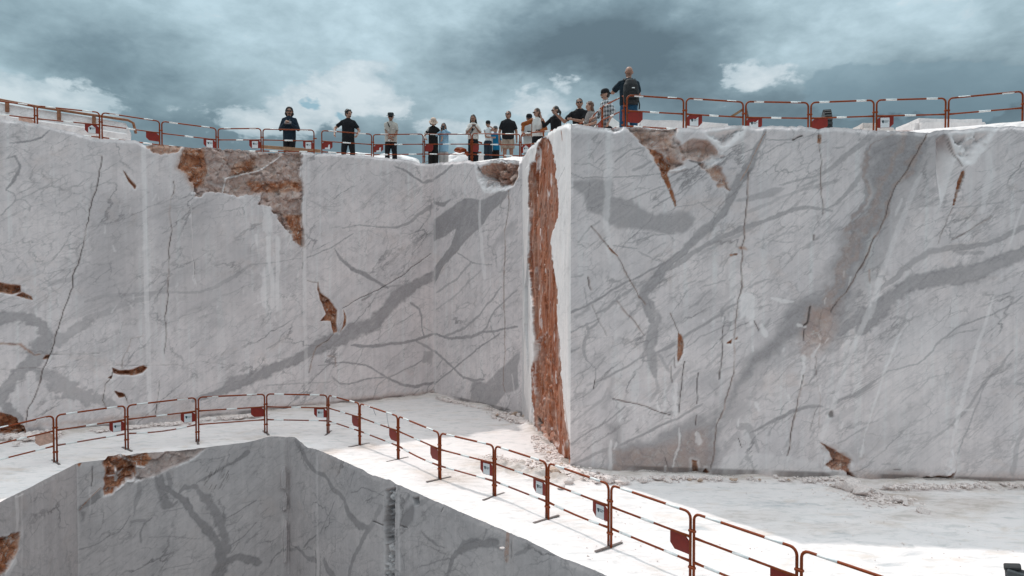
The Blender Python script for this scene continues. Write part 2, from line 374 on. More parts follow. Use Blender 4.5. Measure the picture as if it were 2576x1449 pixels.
# ------------------------------------------------------------------ quarry faces: real sheets of rock, marked in face coordinates
VEIN, RUST, WHITE, DARK = 0, 1, 2, 3
class Face:
    def __init__(s, A, B, sg, tz, rim, seed, jag=.045, rough=.006, lip=.035):
        s.A = np.array([A[0], A[1]]); s.B = np.array([B[0], B[1]]); d = s.B - s.A; s.L = np.hypot(*d); s.u = d / s.L
        s.n = np.array([s.u[1], -s.u[0]]); s.seed = seed
        rz = sorted(s.uv(*p) for p in rim) if not callable(rim) else None
        sr = sg
        top = rim(sr) if rz is None else np.interp(sr, [p[0] for p in rz], [p[1] for p in rz])
        e = np.minimum(sst(0, .12, sg), sst(0, .12, s.L - sg))
        top = top + e * jag * (fbm(sr * 2.1, sr * 0 + seed, 5, seed, .6) + .6 * np.abs(fbm(sr * 7, sr * 0 + 3.3, 3, seed + 4)))
        s.sg = sg; s.top = top; s.edge = e
        z0 = tz[0]; t = (tz - z0) / (tz[-1] - z0)
        s.S = np.repeat(sg[:, None], len(tz), 1); s.Z = z0 + t[None, :] * (top[:, None] - z0)
        s.M = np.zeros(s.S.shape + (4,)); s.Dn = np.zeros(s.S.shape)
        s.wx = fbm(s.S * 1.7, s.Z * 1.7, 4, seed + 20, .6); s.wz = fbm(s.S * 1.7, s.Z * 1.7, 4, seed + 40, .6)
        s.fine = fbm(s.S * 9, s.Z * 9, 4, seed + 60, .6)
        s.Dn += rough * fbm(s.S * 1.2, s.Z * .5, 4, seed + 2) * 2 + .0025 * s.fine
        # rounded, nibbled top edge
        dtop = s.top[:, None] - s.Z
        s.Dn -= sst(.10, 0, dtop) * (lip + lip * 1.6 * np.clip(fbm(s.S * 3, s.S * 0, 4, seed + 9), 0, 1))
    def uv(s, px, py):
        p = on_line(px, py, s.A, s.B); return (float((p[:2] - s.A) @ s.u), float(p[2]))
    def pts(s, reg, P):
        ox, oy, dv = SHEET[reg] if reg else (0, 0, 1)
        D = [(ox + x / dv, oy + y / dv) for x, y in P]
        return np.array([s.uv(*p) for p in D]), D, dv
    def mpp(s, D):
        a = s.uv(*D); b = s.uv(D[0], D[1] + 4); return abs(a[1] - b[1]) / 4
    def sub(s, P, mg):
        lo = P.min(0) - mg; hi = P.max(0) + mg
        k = (s.S > lo[0]) & (s.S < hi[0]) & (s.Z > lo[1]) & (s.Z < hi[1])
        ii = np.where(k.any(1))[0]; jj = np.where(k.any(0))[0]
        if len(ii) == 0 or len(jj) == 0: return None
        return np.s_[ii[0]:ii[-1] + 1, jj[0]:jj[-1] + 1]
    def band(s, reg, P, w, st, ch=VEIN, soft=.32, warp=.03, rag=.3, depth=0.0, gaps=0.0):
        Q, D, dv = s.pts(reg, P); W = np.array(w if isinstance(w, (list, tuple)) else [w] * len(P), float) / dv
        Wm = W * np.array([s.mpp(d) for d in D]); L = np.r_[0, np.cumsum(np.hypot(*np.diff(Q, axis=0).T))]; L /= max(L[-1], 1e-6)
        k = s.sub(Q, Wm.max() + .25)
        if k is None: return
        x = s.S[k] + s.wx[k] * warp * 2; y = s.Z[k] + s.wz[k] * warp * 2
        d, u = pldist(x, y, Q); hw = np.interp(u, L, Wm) / 2
        hw = hw * np.where((u < .02) | (u > .98), .8, 1)
        hw = np.maximum(hw + rag * hw * s.fine[k] * 1.6, .009)
        v = sst(1 + soft, 1 - soft, d / hw) * st
        if ch == VEIN and Wm.max() > .06: v = v * (.86 + .30 * np.exp(-((d / hw - .82) / .16) ** 2) * sst(-.3, .3, s.wz[k] + s.fine[k]))
        if gaps: v = v * (.12 + .88 * sst(gaps - .10, gaps + .25, .6 * vn(s.S[k] * 2.1, s.Z[k] * 2.1, s.seed + 71) + .4 * vn(s.S[k] * 6.3, s.Z[k] * 6.3, s.seed + 72)))
        s.M[k][..., ch] = np.maximum(s.M[k][..., ch], v)
        if depth: s.Dn[k] -= depth * v
    def crack(s, reg, P, w, st=.9, rust=.5, depth=.025, gaps=.3):
        s.band(reg, P, max(w * .9, 4.4 if reg else 1.5), min(1, st * 1.02), DARK, .8, .03, .25, depth, gaps)
        if rust: s.band(reg, P, w * 2.4, rust * .26, RUST, .9, .04, .5)
    def poly(s, reg, P, st, ch=RUST, soft=.03, depth=0.0, facet=.35, amp=.5, warp=.05, rim=0.0, streak=0.0, ani=1.25):
        Q, D, dv = s.pts(reg, P); k = s.sub(Q, soft + .3)
        if k is None: return
        x = s.S[k] + (s.wx[k] * warp + s.fine[k] * warp * .4) * 1.6; y = s.Z[k] + (s.wz[k] * warp + s.fine[k] * warp * .4) * 1.6
        d, _ = pldist(x, y, np.vstack([Q, Q[:1]])); ins = inside(x, y, Q); sd = np.where(ins, d, -d)
        m = sst(-soft, soft, sd); v = m * st
        if streak: v = v * (1 - streak * sst(.45, .6, vn(s.S[k] * 14, s.Z[k] * .8, s.seed + 33)))
        if ch is not None: s.M[k][..., ch] = np.maximum(s.M[k][..., ch], v)
        if depth and ch == RUST:      # fresh bruised rim round a break
            s.M[k][..., WHITE] = np.maximum(s.M[k][..., WHITE], .62 * sst(-.075, -.012, sd) * sst(.012, -.012, sd) * sst(-.25, .25, s.wz[k] + .6 * s.fine[k]))
        if depth:
            dm = sst(-.015, max(rim, .035), sd)
            xx = x * 1.0 + .12 * s.wz[k]; f = facets(xx, y * ani, facet, s.seed) + .45 * facets(xx, y * ani * .8, facet * .33, s.seed + 5) + .12 * s.fine[k]
            s.Dn[k] -= dm * depth * np.clip(1 + amp * f * 1.3, .12, 3)
        return k, sd
    def build(s, name, material, taper=(1, 1)):
        t = np.ones(len(s.sg))
        if taper[0]: t *= sst(0, .10, s.sg)
        if taper[1]: t *= sst(0, .10, s.L - s.sg)
        D = s.Dn * t[:, None]
        P = np.zeros(s.S.shape + (3,)); P[..., 0] = s.A[0] + s.u[0] * s.S + s.n[0] * D; P[..., 1] = s.A[1] + s.u[1] * s.S + s.n[1] * D; P[..., 2] = s.Z
        s.rim = P[:, -1, :].copy()
        o = grid_mesh(name, P, np.clip(s.M, 0, 1), material); o['kind'] = 'structure'; return o

def axis(*segs):
    """grid lines: (from, to, step) runs joined"""
    r = []
    for a, b, st in segs: r.append(np.linspace(a, b, max(2, int(round((b - a) / st)) + 1))[:-1])
    return np.r_[np.concatenate(r), segs[-1][1]]
CAB = np.array([-2.56, 22.40]); CBC = np.array([.29, 19.20]); CCD = np.array([1.205, 14.00]); DEND = np.array([14.2, 12.47])
uA = np.array([.8584, .5130]); A0 = CAB - 17.5 * uA
LB = float(np.hypot(*(CBC - CAB))); LC = float(np.hypot(*(CCD - CBC))); LD = float(np.hypot(*(DEND - CCD)))

fA = Face(A0, CAB, axis((0, 4.6, .2), (4.6, 17.5, .0225)), axis((-.3, 7.5, .0225)),
          [(-60, 285), (0, 298), (90, 312), (170, 330), (230, 348), (300, 352), (340, 352), (365, 364), (400, 363), (470, 370), (545, 372), (640, 379), (700, 382), (760, 383), (850, 388), (930, 392), (1000, 399), (1060, 410), (1090, 411)], 1)
fB = Face(CAB, CBC, axis((0, LB, .0225)), axis((-.3, 7.5, .0225)),
          [(1090, 411), (1130, 408), (1180, 404), (1205, 408), (1225, 404), (1240, 402), (1262, 400), (1290, 404), (1310, 404)], 2)
fC = Face(CBC, CCD, axis((0, LC, .022)), axis((-.3, 7.1, .022)),
          [(1310, 404), (1318, 390), (1330, 371), (1342, 362), (1352, 352), (1362, 347), (1372, 342), (1382, 331), (1393, 325), (1404, 318), (1415, 314), (1430, 316)], 3, jag=.05, rough=.02)
fD = Face(CCD, DEND, axis((0, 8.75, .0205), (8.75, LD, .2)), axis((-.3, 6.95, .0205)),
          [(1430, 316), (1450, 313), (1480, 317), (1500, 320), (1510, 322), (1545, 323), (1580, 321), (1640, 322), (1700, 324), (1740, 325), (1800, 321), (1850, 318), (1930, 316), (2010, 319), (2040, 321), (2060, 326), (2080, 323), (2150, 322), (2180, 326), (2300, 329), (2330, 334), (2380, 328), (2440, 322), (2485, 318), (2576, 319), (2700, 318)], 4)

# ---- face A : the long left wall
f = fA
f.band(1, [(80, 120), (200, 95), (320, 70), (380, 25)], [6, 16, 14, 5], .75)
f.band(1, [(55, 235), (110, 220), (150, 300), (115, 390), (45, 470)], [3, 12, 18, 20, 12], .8)
f.band(1, [(45, 470), (110, 500), (120, 545), (70, 600), (10, 655)], 7, .5); f.band(1, [(120, 545), (190, 545), (225, 590), (215, 630)], 6, .45)
f.band(1, [(110, 560), (250, 490), (400, 420), (520, 340)], 5, .35)
f.crack(1, [(770, 220), (760, 290), (735, 420), (700, 520), (665, 660), (640, 780), (620, 900), (590, 1020), (555, 1110), (540, 1210), (490, 1350), (455, 1449)], 5, .9, .35, gaps=.22)
f.crack(2, [(455, 405), (430, 510), (390, 640), (340, 760), (310, 840), (260, 980), (220, 1080), (200, 1180)], 5, .9, .4, gaps=.2)
f.poly(1, [(930, 320), (965, 360), (1028, 435), (1020, 460), (970, 400)], .95, depth=.10, soft=.015, warp=.015, facet=.15)
f.band(1, [(1080, 110), (1090, 500), (1095, 800), (1103, 1200), (1112, 1449)], [30, 28, 30, 30, 32], .62, WHITE, .15, .004, .06)
f.band(2, [(1112, 400), (1118, 600), (1125, 900), (1132, 1110)], [32, 30, 28, 26], .5, WHITE, .25, .006, .15)
f.crack(1, [(1300, 400), (1300, 480), (1285, 640), (1290, 760), (1275, 960), (1265, 1200), (1262, 1330), (1250, 1449)], 5, .85, .5, gaps=.34)
f.crack(2, [(1252, 400), (1245, 520), (1238, 660)], 4, .6, .4)
f.band(1, [(1440, 560), (1455, 800), (1462, 1100), (1480, 1190)], 7, .5, WHITE); f.crack(1, [(1450, 640), (1462, 900), (1470, 1130)], 2, .4, .4, gaps=.5)
BIG = [(1335, 300), (1385, 170), (1400, 140), (1640, 140), (2130, 170), (2270, 178), (2285, 400), (2290, 600), (2280, 750), (2290, 850), (2278, 915), (2240, 880), (2180, 800), (2110, 690), (2040, 600), (1925, 600), (1965, 560), (1985, 500), (1870, 515), (1740, 495), (1650, 490), (1485, 510), (1440, 460), (1440, 410), (1390, 340)]
f.poly(1, BIG, .36, depth=.13, soft=.02, facet=.45, amp=.75, warp=.09)
f.poly(1, [(1335, 300), (1385, 170), (1400, 140), (1540, 150), (1560, 300), (1530, 450), (1440, 440), (1390, 340)], .85, RUST, soft=.15)
f.poly(1, [(1850, 400), (2280, 380), (2285, 480), (1900, 500)], .75, soft=.14); f.poly(1, [(2150, 650), (2285, 660), (2285, 900), (2240, 870)], .85, soft=.1)
f.poly(1, [(1780, 250), (1940, 200), (1930, 330), (1720, 370)], .85, soft=.12)
f.poly(1, [(1095, 125), (1290, 118), (1390, 140), (1340, 185), (1210, 210), (1150, 190)], .55, depth=.05, soft=.03, facet=.2)
f.band(1, [(2140, 200), (1960, 320), (1830, 350), (1705, 378), (1680, 490)], [8, 13, 11, 11, 8], .95, WHITE, .3, .012, .4, -.05)
f.band(1, [(1940, 290), (1850, 330), (1740, 370)], [14, 26, 10], .5, DARK, .7, .03, .6, .05)
f.band(1, [(1390, 135), (1650, 140), (1900, 165), (2130, 175)], [16, 20, 20, 14], .9, WHITE, .5, .03, .5)
f.poly(1, [(1975, 600), (2030, 610), (2060, 700), (2055, 795), (1985, 780), (1985, 680)], .7, WHITE, .03, warp=.05)
f.poly(1, [(1925, 800), (2110, 815), (2125, 950), (2105, 1130), (2110, 1380), (2040, 1390), (1975, 1340), (1970, 1130), (1935, 960)], .75, WHITE, .03, warp=.05, streak=.85)
f.band(1, [(1915, 1330), (2020, 1295)], [6, 16], .6, WHITE)
f.band(1, [(2296, 190), (2298, 900), (2300, 1449)], 26, .5, WHITE, .2, .005, .15); f.band(2, [(2302, 400), (2308, 650), (2312, 930)], 26, .42, WHITE, .2, .006, .15)
f.crack(1, [(2283, 200), (2284, 600), (2282, 1060)], 4, .55, .4, gaps=.45)
f.poly(1, [(-60, 1165), (0, 1172), (155, 1190), (165, 1240), (100, 1255), (0, 1240), (-60, 1235)], .92, depth=.17, soft=.02, warp=.02, facet=.2)
f.poly(1, [(130, 1265), (170, 1240), (240, 1275), (252, 1300), (190, 1290)], .9, depth=.12, soft=.02, warp=.02, facet=.15)
f.band(1, [(640, 1310), (780, 1270), (1090, 1245), (1300, 1245), (1480, 1240), (1620, 1190), (1790, 1110), (1890, 1040), (2050, 1010), (2270, 985)], [20, 36, 34, 20, 22, 28, 26, 14, 8, 5], .5)
f.band(1, [(360, 1190), (520, 1150), (620, 1090)], [30, 36, 12], .35); f.band(1, [(780, 1400), (960, 1330), (1080, 1270)], [40, 40, 20], .4)
f.poly(1, [(740, 480), (1075, 500), (1085, 1449), (560, 1449), (650, 800)], .24, VEIN, .35, warp=.2); f.poly(1, [(1200, 560), (1560, 560), (1900, 900), (1900, 1449), (1130, 1449)], .20, VEIN, .4, warp=.2)
f.band(2, [(-60, 370), (0, 378), (150, 390), (280, 430), (350, 520), (330, 640), (250, 740), (120, 840), (0, 960), (-60, 1000)], [80, 80, 70, 80, 110, 130, 110, 90, 110, 110], .62, rag=.5, warp=.06)
f.band(2, [(300, 800), (450, 890), (600, 960), (780, 1010), (900, 1080)], [90, 140, 120, 70, 30], .5, rag=.5, warp=.06)
f.band(2, [(-30, 1000), (40, 1050), (100, 1110), (150, 1150)], [60, 80, 70, 60], .7, rag=.5)
f.band(2, [(420, 560), (520, 500), (700, 400), (850, 330), (1000, 270), (1090, 230), (1250, 180)], [120, 80, 70, 44, 30, 40, 24], .42, rag=.5, warp=.06)
for P in ([(848, 760), (900, 780), (1000, 770), (1080, 740), (1110, 760), (1070, 800), (1000, 815), (900, 810), (860, 800)], [(818, 835), (850, 815), (845, 845)], [(865, 940), (930, 960), (945, 985), (900, 990)], [(325, 700), (345, 672), (378, 665), (365, 700)]):
    f.poly(2, P, .95, depth=.15, soft=.015, warp=.02, facet=.16)
f.crack(2, [(915, 755), (920, 690), (960, 600), (975, 545), (1070, 525)], 3, .5, .6, gaps=.4); f.crack(2, [(850, 790), (845, 830), (790, 890), (785, 1010), (800, 1080)], 4, .7, .5)
f.crack(2, [(940, 970), (970, 1040)], 5, .8, .7); f.crack(2, [(1197, 855), (1190, 960), (1165, 1120)], 4, .8, .3); f.crack(2, [(0, 775), (300, 770), (600, 750), (850, 738), (1370, 738), (1500, 715), (1840, 750)], 2.5, .4, .2, gaps=.35)
f.crack(2, [(380, 660), (600, 660), (740, 655)], 2, .5, .2, gaps=.4); f.crack(2, [(0, 572), (90, 570), (160, 590), (210, 630), (270, 675), (310, 665)], 6, .5, 1.5, gaps=.4)
f.poly(2, [(-80, 1090), (0, 1110), (100, 1140), (180, 1200), (190, 1270), (-80, 1270)], 1, depth=.22, soft=.04, facet=.3, amp=.9)
f.poly(2, [(200, 1200), (300, 1190), (410, 1280), (200, 1285)], .7, VEIN, .1)
f.band(4, [(-560, 1010), (-300, 930), (0, 790), (150, 730), (290, 655), (480, 560), (620, 505), (800, 430), (900, 340), (1000, 220), (1110, 140), (1200, 100), (1262, 60)], [40, 60, 95, 70, 75, 120, 130, 105, 100, 110, 75, 75, 70], .72, rag=.22, warp=.035)
f.band(2, [(1640, 960), (1780, 880), (1950, 820)], [60, 120, 60], .55, rag=.4)
f.poly(4, [(390, 110), (405, 200), (475, 250), (535, 330), (530, 420), (535, 490), (505, 505), (488, 410), (410, 410), (450, 360), (410, 260), (385, 175)], .8, depth=.13, soft=.015, warp=.02, facet=.2)
f.poly(4, [(580, 320), (605, 380), (600, 440), (550, 500), (578, 450), (588, 385)], .75, depth=.05, soft=.012, warp=.015, facet=.15)
f.crack(4, [(305, 105), (385, 112), (388, 180)], 3, .4, 1.0); f.crack(4, [(505, 510), (450, 560), (380, 610), (330, 720), (320, 800)], 5, .85, .8, gaps=.2); f.crack(4, [(470, 665), (510, 690), (518, 760)], 4, .4, .9)
f.crack(3, [(580, 1235), (700, 1160), (850, 1100), (1000, 1010), (1120, 920), (1240, 825)], 4.5, .85, .1, gaps=.12); f.band(3, [(720, 1175), (800, 1130)], 14, .5, DARK, .6, gaps=.4)
f.band(3, [(510, 790), (540, 840), (590, 890), (640, 940), (740, 980), (800, 1020), (870, 1060), (920, 1090)], [6, 16, 26, 24, 28, 24, 26, 14], .82)
f.band(3, [(300, 860), (450, 800), (520, 770), (600, 720), (660, 680)], 8, .6); f.band(3, [(300, 420), (420, 480), (560, 460)], 6, .3); f.band(3, [(900, 640), (920, 740), (880, 860)], 6, .35)
f.band(3, [(970, 172), (1060, 200), (1110, 240), (1180, 290), (1255, 278)], [10, 24, 16, 16, 26], .75)
f.band(3, [(560, 640), (700, 610), (830, 620), (990, 625), (1080, 590), (1160, 530), (1248, 470)], [4, 8, 10, 16, 20, 24, 34], .6)
f.band(3, [(920, 1080), (1010, 1070), (1130, 1040)], 14, .5)
f.band(4, [(640, 597), (800, 605), (1000, 575), (1150, 540), (1255, 510)], [16, 22, 18, 24, 14], .8); f.band(4, [(390, 740), (560, 725), (740, 740), (900, 830), (1020, 890), (1120, 900), (1262, 870)], [6, 10, 12, 12, 22, 22, 18], .78)
f.band(4, [(490, 830), (560, 885), (620, 890), (740, 855), (850, 840), (930, 838)], 10, .65); f.band(4, [(1080, 275), (1140, 320), (1165, 380), (1170, 450), (1190, 520)], [22, 16, 14, 12, 8], .75)
f.band(4, [(920, 830), (1040, 780), (1120, 750), (1175, 710)], 10, .6); f.band(4, [(900, 850), (840, 900), (800, 1000)], 9, .5); f.band(4, [(1150, 920), (1080, 985)], 9, .5); f.band(4, [(680, 730), (730, 620)], 8, .4); f.band(4, [(0, 900), (200, 880), (480, 870)], 8, .4)
f.band(4, [(900, 770), (950, 690), (1060, 600)], 6, .3); f.band(4, [(1140, 560), (1200, 600), (1260, 640)], 16, .6); f.poly(4, [(1185, 640), (1258, 630), (1258, 740), (1180, 720)], .45, VEIN, .03)
f.band(4, [(0, 620), (80, 560), (140, 490)], 10, .4); f.band(4, [(1170, 440), (1230, 480), (1255, 500)], 6, .5)
f.band(3, [(1255, 160), (1256, 700), (1258, 1449)], 16, .35, WHITE, .4, .005, .2); f.band(4, [(1258, 400), (1262, 960)], 16, .35, WHITE, .4, .005, .2)
rs = np.random.RandomState(5)
for i in range(46):      # small scuffs and short strokes of fresh white
    x, y = rs.uniform(600, 2250), rs.uniform(500, 1449); a = rs.normal(0, .35); l = rs.uniform(20, 70)
    f.band(1, [(x, y), (x + l * math.sin(a), y + l * math.cos(a))], rs.uniform(4, 12), rs.uniform(.3, .6), WHITE, .6, .04, .8)
for i in range(60):
    x, y = rs.uniform(-40, 700), rs.uniform(-100, 1300); a = rs.normal(.9, .5); l = rs.uniform(40, 150)
    f.band(1, [(x, y), (x + l * math.sin(a), y + l * math.cos(a))], rs.uniform(3, 6), rs.uniform(.15, .4), VEIN, .6, .06, .6)
for i in range(60):
    x, y = rs.uniform(260, 1240), rs.uniform(150, 1400); a = rs.normal(.9, .6); l = rs.uniform(40, 140)
    f.band(3, [(x, y), (x + l * math.sin(a), y + l * math.cos(a))], rs.uniform(3, 6), rs.uniform(.12, .35), VEIN, .6, .06, .6)
f.poly(0, [(-300, 1088), (1100, 1000), (1100, 980), (330, 1060), (-300, 1075)], .25, RUST, .1)

# ---- face B : the short return wall
f = fB
f.poly(3, [(1262, 560), (1400, 480), (1500, 410), (1620, 425), (1760, 350), (1830, 345), (1800, 400), (1640, 600), (1500, 740), (1430, 830), (1340, 930), (1270, 1050), (1268, 930), (1380, 790), (1430, 630), (1350, 690), (1262, 735)], .68, VEIN, .025, warp=.05)
f.band(3, [(1265, 440), (1330, 462), (1390, 425)], [26, 34, 12], .75); f.band(3, [(1262, 272), (1340, 215), (1400, 165)], [22, 18, 20], .75)
f.crack(3, [(1825, 350), (1820, 480), (1800, 650), (1795, 900), (1790, 1100), (1798, 1300), (1796, 1449)], 5, .6, 1.0, gaps=.25); f.crack(4, [(1796, 500), (1790, 700), (1785, 880), (1800, 960)], 5, .5, .9)
f.band(4, [(1265, 510), (1400, 540), (1540, 530), (1640, 490), (1690, 490), (1890, 455)], [16, 18, 26, 16, 14, 16], .75); f.band(4, [(1265, 880), (1380, 790), (1500, 690), (1640, 580), (1760, 500)], 12, .65)
f.band(4, [(1350, 520), (1500, 460), (1590, 380), (1700, 250), (1770, 150)], 16, .6); f.band(4, [(1640, 480), (1720, 340), (1830, 230), (1890, 180)], 14, .55); f.band(4, [(1265, 640), (1350, 710), (1430, 780), (1480, 840), (1560, 860), (1640, 850)], [20, 16, 16, 20, 20, 16], .7)
f.band(4, [(1285, 760), (1330, 690)], 10, .5); f.band(4, [(1280, 330), (1400, 240), (1530, 110), (1620, 30)], 12, .35); f.band(3, [(1280, 1120), (1440, 1010), (1550, 890)], 16, .5); f.band(3, [(1440, 820), (1560, 900), (1700, 910)], 9, .55)
f.poly(3, [(1700, 760), (1830, 600), (1900, 580), (1880, 680), (1720, 780)], .35, VEIN, .08, warp=.1)
f.poly(4, [(1530, 1010), (1560, 870), (1660, 870), (1740, 790), (1905, 640), (1905, 900), (1780, 990), (1720, 1060), (1650, 1040)], .55, VEIN, .04, warp=.06)
f.band(3, [(1612, 420), (1605, 600), (1630, 850), (1645, 1010)], [24, 34, 40, 44], .6, WHITE, .2, .02, .3); f.band(4, [(1850, 810), (1870, 950)], 14, .5, WHITE); f.band(4, [(1690, 740), (1720, 850)], 10, .35, WHITE); f.band(4, [(1800, 960), (1830, 1050)], 12, .5, WHITE)
f.poly(3, [(1550, 100), (1620, 170), (1720, 90), (1920, 110), (1905, 230), (1870, 310), (1800, 350), (1640, 370), (1590, 280)], .95, WHITE, .03, depth=.30, facet=.26, amp=1.1, rim=.45)
f.poly(3, [(1600, 180), (1700, 140), (1900, 160), (1895, 250), (1850, 310), (1760, 300), (1660, 270)], .8, RUST, .05); f.band(3, [(1890, 200), (1850, 300)], 34, .6, DARK, .5); f.band(3, [(1590, 170), (1610, 215)], 22, .8, DARK, .5)
f.M[..., WHITE][f.M[..., RUST] > .3] *= .25
f.band(3, [(1268, 160), (1270, 700), (1272, 1449)], 20, .4, WHITE, .4, .005, .2); f.band(4, [(1268, 400), (1272, 960)], 20, .4, WHITE, .4, .005, .2)
for i in range(40):
    x, y = rs.uniform(1280, 1900), rs.uniform(150, 1400); a = rs.normal(.75, .3); l = rs.uniform(40, 160)
    f.band(3, [(x, y), (x + l * math.sin(a), y - l * math.cos(a))], rs.uniform(4, 9), rs.uniform(.12, .35), VEIN, .6, .05, .6)

# ---- face C : the flank of the near block, sunlit, with the rust-brown seam
f = fC
SEAM_L = [(1350, 385), (1338, 410), (1333, 450), (1331, 520), (1334, 600), (1330, 680), (1338, 740), (1345, 800), (1346, 860), (1340, 920), (1340, 1000), (1346, 1080)]
SEAM_R = [(1434, 1170), (1429, 1130), (1421, 1060), (1415, 960), (1410, 890), (1404, 830), (1402, 770), (1398, 720), (1390, 660), (1383, 610), (1390, 580), (1403, 555), (1405, 500), (1402, 450), (1394, 410), (1390, 380), (1374, 340), (1360, 348)]
f.poly(0, SEAM_L + [(1350, 1085), (1366, 1100), (1380, 1130), (1400, 1160)] + SEAM_R, .9, depth=.06, soft=.03, facet=.6, amp=.8, warp=.14, ani=.22)
f.poly(0, [(1345, 860), (1372, 830), (1392, 1000), (1398, 1120), (1370, 1100), (1350, 1060), (1343, 960)], .62, depth=.09, soft=.08, facet=.45, amp=1.0, ani=.5)
k = f.M[..., RUST]; rr = fbm(f.S * 1.1, f.Z * .9, 5, 91, .65); gr = fbm(f.S * 5, f.Z * .55, 4, 93, .6)
f.M[..., RUST] = k * (.55 + .45 * sst(-.22, .12, rr + .5 * gr)); f.M[..., WHITE] = np.maximum(f.M[..., WHITE], k * .85 * sst(.36, .54, fbm(f.S * 3.2, f.Z * 2.4, 4, 95, .6) + .25 * gr))
f.M[..., DARK] = np.maximum(f.M[..., DARK], k * .35 * sst(.32, .6, fbm(f.S * 2.0, f.Z * .6, 5, 97, .65)))
k, sd = f.poly(0, [(1396, 820), (1412, 850), (1424, 1000), (1438, 1180), (1418, 1130), (1402, 1000)], 0, WHITE, soft=.1); f.M[k][..., RUST] *= 1 - .42 * sst(-.12, .12, sd); f.M[k][..., DARK] *= 1 - .8 * sst(-.12, .12, sd)
f.band(0, [(1349, 1050), (1356, 1080), (1366, 1110)], 8, .85, DARK, .5, .02, .4, .1)
f.band(0, [(1420, 1010), (1426, 1080), (1434, 1160)], 6, .35, RUST, .5); f.band(0, [(1410, 330), (1412, 350)], 8, .5, RUST, .6); f.band(0, [(1378, 350), (1385, 390)], 4, .45, RUST, .6)
f.band(0, [(1402, 460), (1418, 425)], 1.5, .6, VEIN); f.band(0, [(1400, 690), (1412, 760)], 2, .3, VEIN)
f.poly(0, [(1310, 404), (1330, 371), (1334, 600), (1336, 1060), (1318, 1050)], .22, VEIN, .3, warp=.2)
f.Dn += .07 * facets(f.S * 1.0, f.Z * .22, .55, 31) * sst(.2, .7, f.S) * sst(3.2, 1.2, f.S)

# ---- face D : the big right wall
f = fD
f.poly(5, [(275, 385), (400, 380), (530, 375), (600, 400), (590, 510), (720, 540), (900, 640), (1180, 640), (1220, 700), (1210, 760), (1120, 800), (1040, 790), (900, 770), (760, 760), (590, 730), (500, 650), (400, 600), (380, 500), (300, 470)], .52, VEIN, .05, warp=.07)
f.band(5, [(1760, 20), (1745, 80), (1700, 150), (1640, 270), (1560, 380), (1490, 500), (1430, 640), (1340, 740), (1200, 870), (1060, 980), (960, 1080), (880, 1180), (830, 1260), (860, 1340), (900, 1449)], [24, 30, 36, 60, 72, 60, 52, 56, 60, 50, 72, 84, 70, 60, 66], .66, rag=.25)
f.band(6, [(870, 60), (900, 140), (930, 200), (900, 300), (880, 420), (900, 500), (920, 620)], [66, 76, 80, 80, 90, 80, 40], .58, rag=.3)
f.band(5, [(1640, 300), (1600, 360), (1610, 380)], 14, .6, DARK, .6, gaps=.35); f.band(5, [(1760, 40), (1700, 160), (1620, 290), (1560, 400)], 5, .45, RUST)
f.band(5, [(240, 1410), (400, 1340), (540, 1270), (700, 1170), (860, 1080), (1000, 1000)], 14, .65); f.band(5, [(460, 1400), (560, 1360), (700, 1260), (760, 1210)], [10, 26, 22, 12], .6); f.band(5, [(540, 1380), (620, 1310)], 26, .5)
f.band(5, [(1020, 1060), (1110, 1000), (1250, 920), (1400, 830), (1560, 760), (1750, 690), (1900, 640), (2080, 600), (2250, 610)], [26, 36, 32, 30, 40, 34, 30, 26, 16], .55)
f.band(5, [(1250, 960), (1400, 870), (1560, 800), (1700, 720)], 18, .3); f.band(5, [(1530, 550), (1700, 510), (1800, 480), (1890, 460)], [20, 50, 60, 20], .4); f.band(5, [(1860, 430), (2000, 390), (2120, 370), (2250, 310), (2340, 230), (2450, 130), (2576, 30)], [12, 16, 16, 36, 44, 44, 50], .48)
f.band(5, [(1560, 640), (1700, 590), (1900, 520), (2100, 450), (2300, 400)], 24, .3); f.band(5, [(2210, 600), (2330, 520), (2420, 430), (2500, 330)], [10, 26, 34, 30], .5)
f.band(5, [(1240, 560), (1330, 610), (1390, 660)], 6, .5)
f.poly(7, [(1480, 25), (1840, 40), (1790, 230), (1680, 480), (1560, 640), (1440, 900), (1300, 1150), (1200, 1449), (980, 1449), (1060, 1200), (1200, 950), (1300, 720), (1380, 500), (1440, 200)], .80, VEIN, .22, warp=.16)
for P, w in (([(1640, 60), (1500, 400), (1360, 700), (1200, 1050), (1080, 1300)], 70), ([(1780, 80), (1640, 420), (1500, 700)], 46), ([(1420, 120), (1400, 330), (1330, 600), (1260, 800)], 40), ([(1560, 40), (1400, 140), (1420, 230)], 16), ([(1480, 600), (1340, 880), (1200, 1150), (1050, 1420)], 60)):
    f.band(7, P, w, .72, VEIN, .7, .09, .6); f.band(7, P, w * .8, .16, RUST, .9, .12, .6)
f.poly(8, [(960, 0), (1200, 0), (1100, 200), (900, 350), (700, 500), (500, 660), (380, 780), (300, 1000), (220, 1300), (100, 1300), (240, 900), (420, 600), (600, 420), (800, 150)], .74, VEIN, .2, warp=.15)
f.band(8, [(1000, 60), (840, 300), (680, 440), (520, 580), (380, 740)], [80, 110, 100, 70, 40], .72, VEIN, .8, .08, .5); f.band(8, [(1000, 380), (800, 480), (620, 600)], 30, .35, VEIN, .7)
f.poly(8, [(960, 100), (1200, 60), (1060, 380), (960, 480), (900, 350)], .26, RUST, .15, warp=.12)
f.band(7, [(1900, 20), (1720, 420), (1480, 850), (1250, 1250), (1050, 1600)], 230, .42, VEIN, .95, .12, .5); f.band(8, [(1100, -60), (900, 250), (640, 520), (400, 800), (250, 1150)], 200, .38, VEIN, .95, .12, .5)
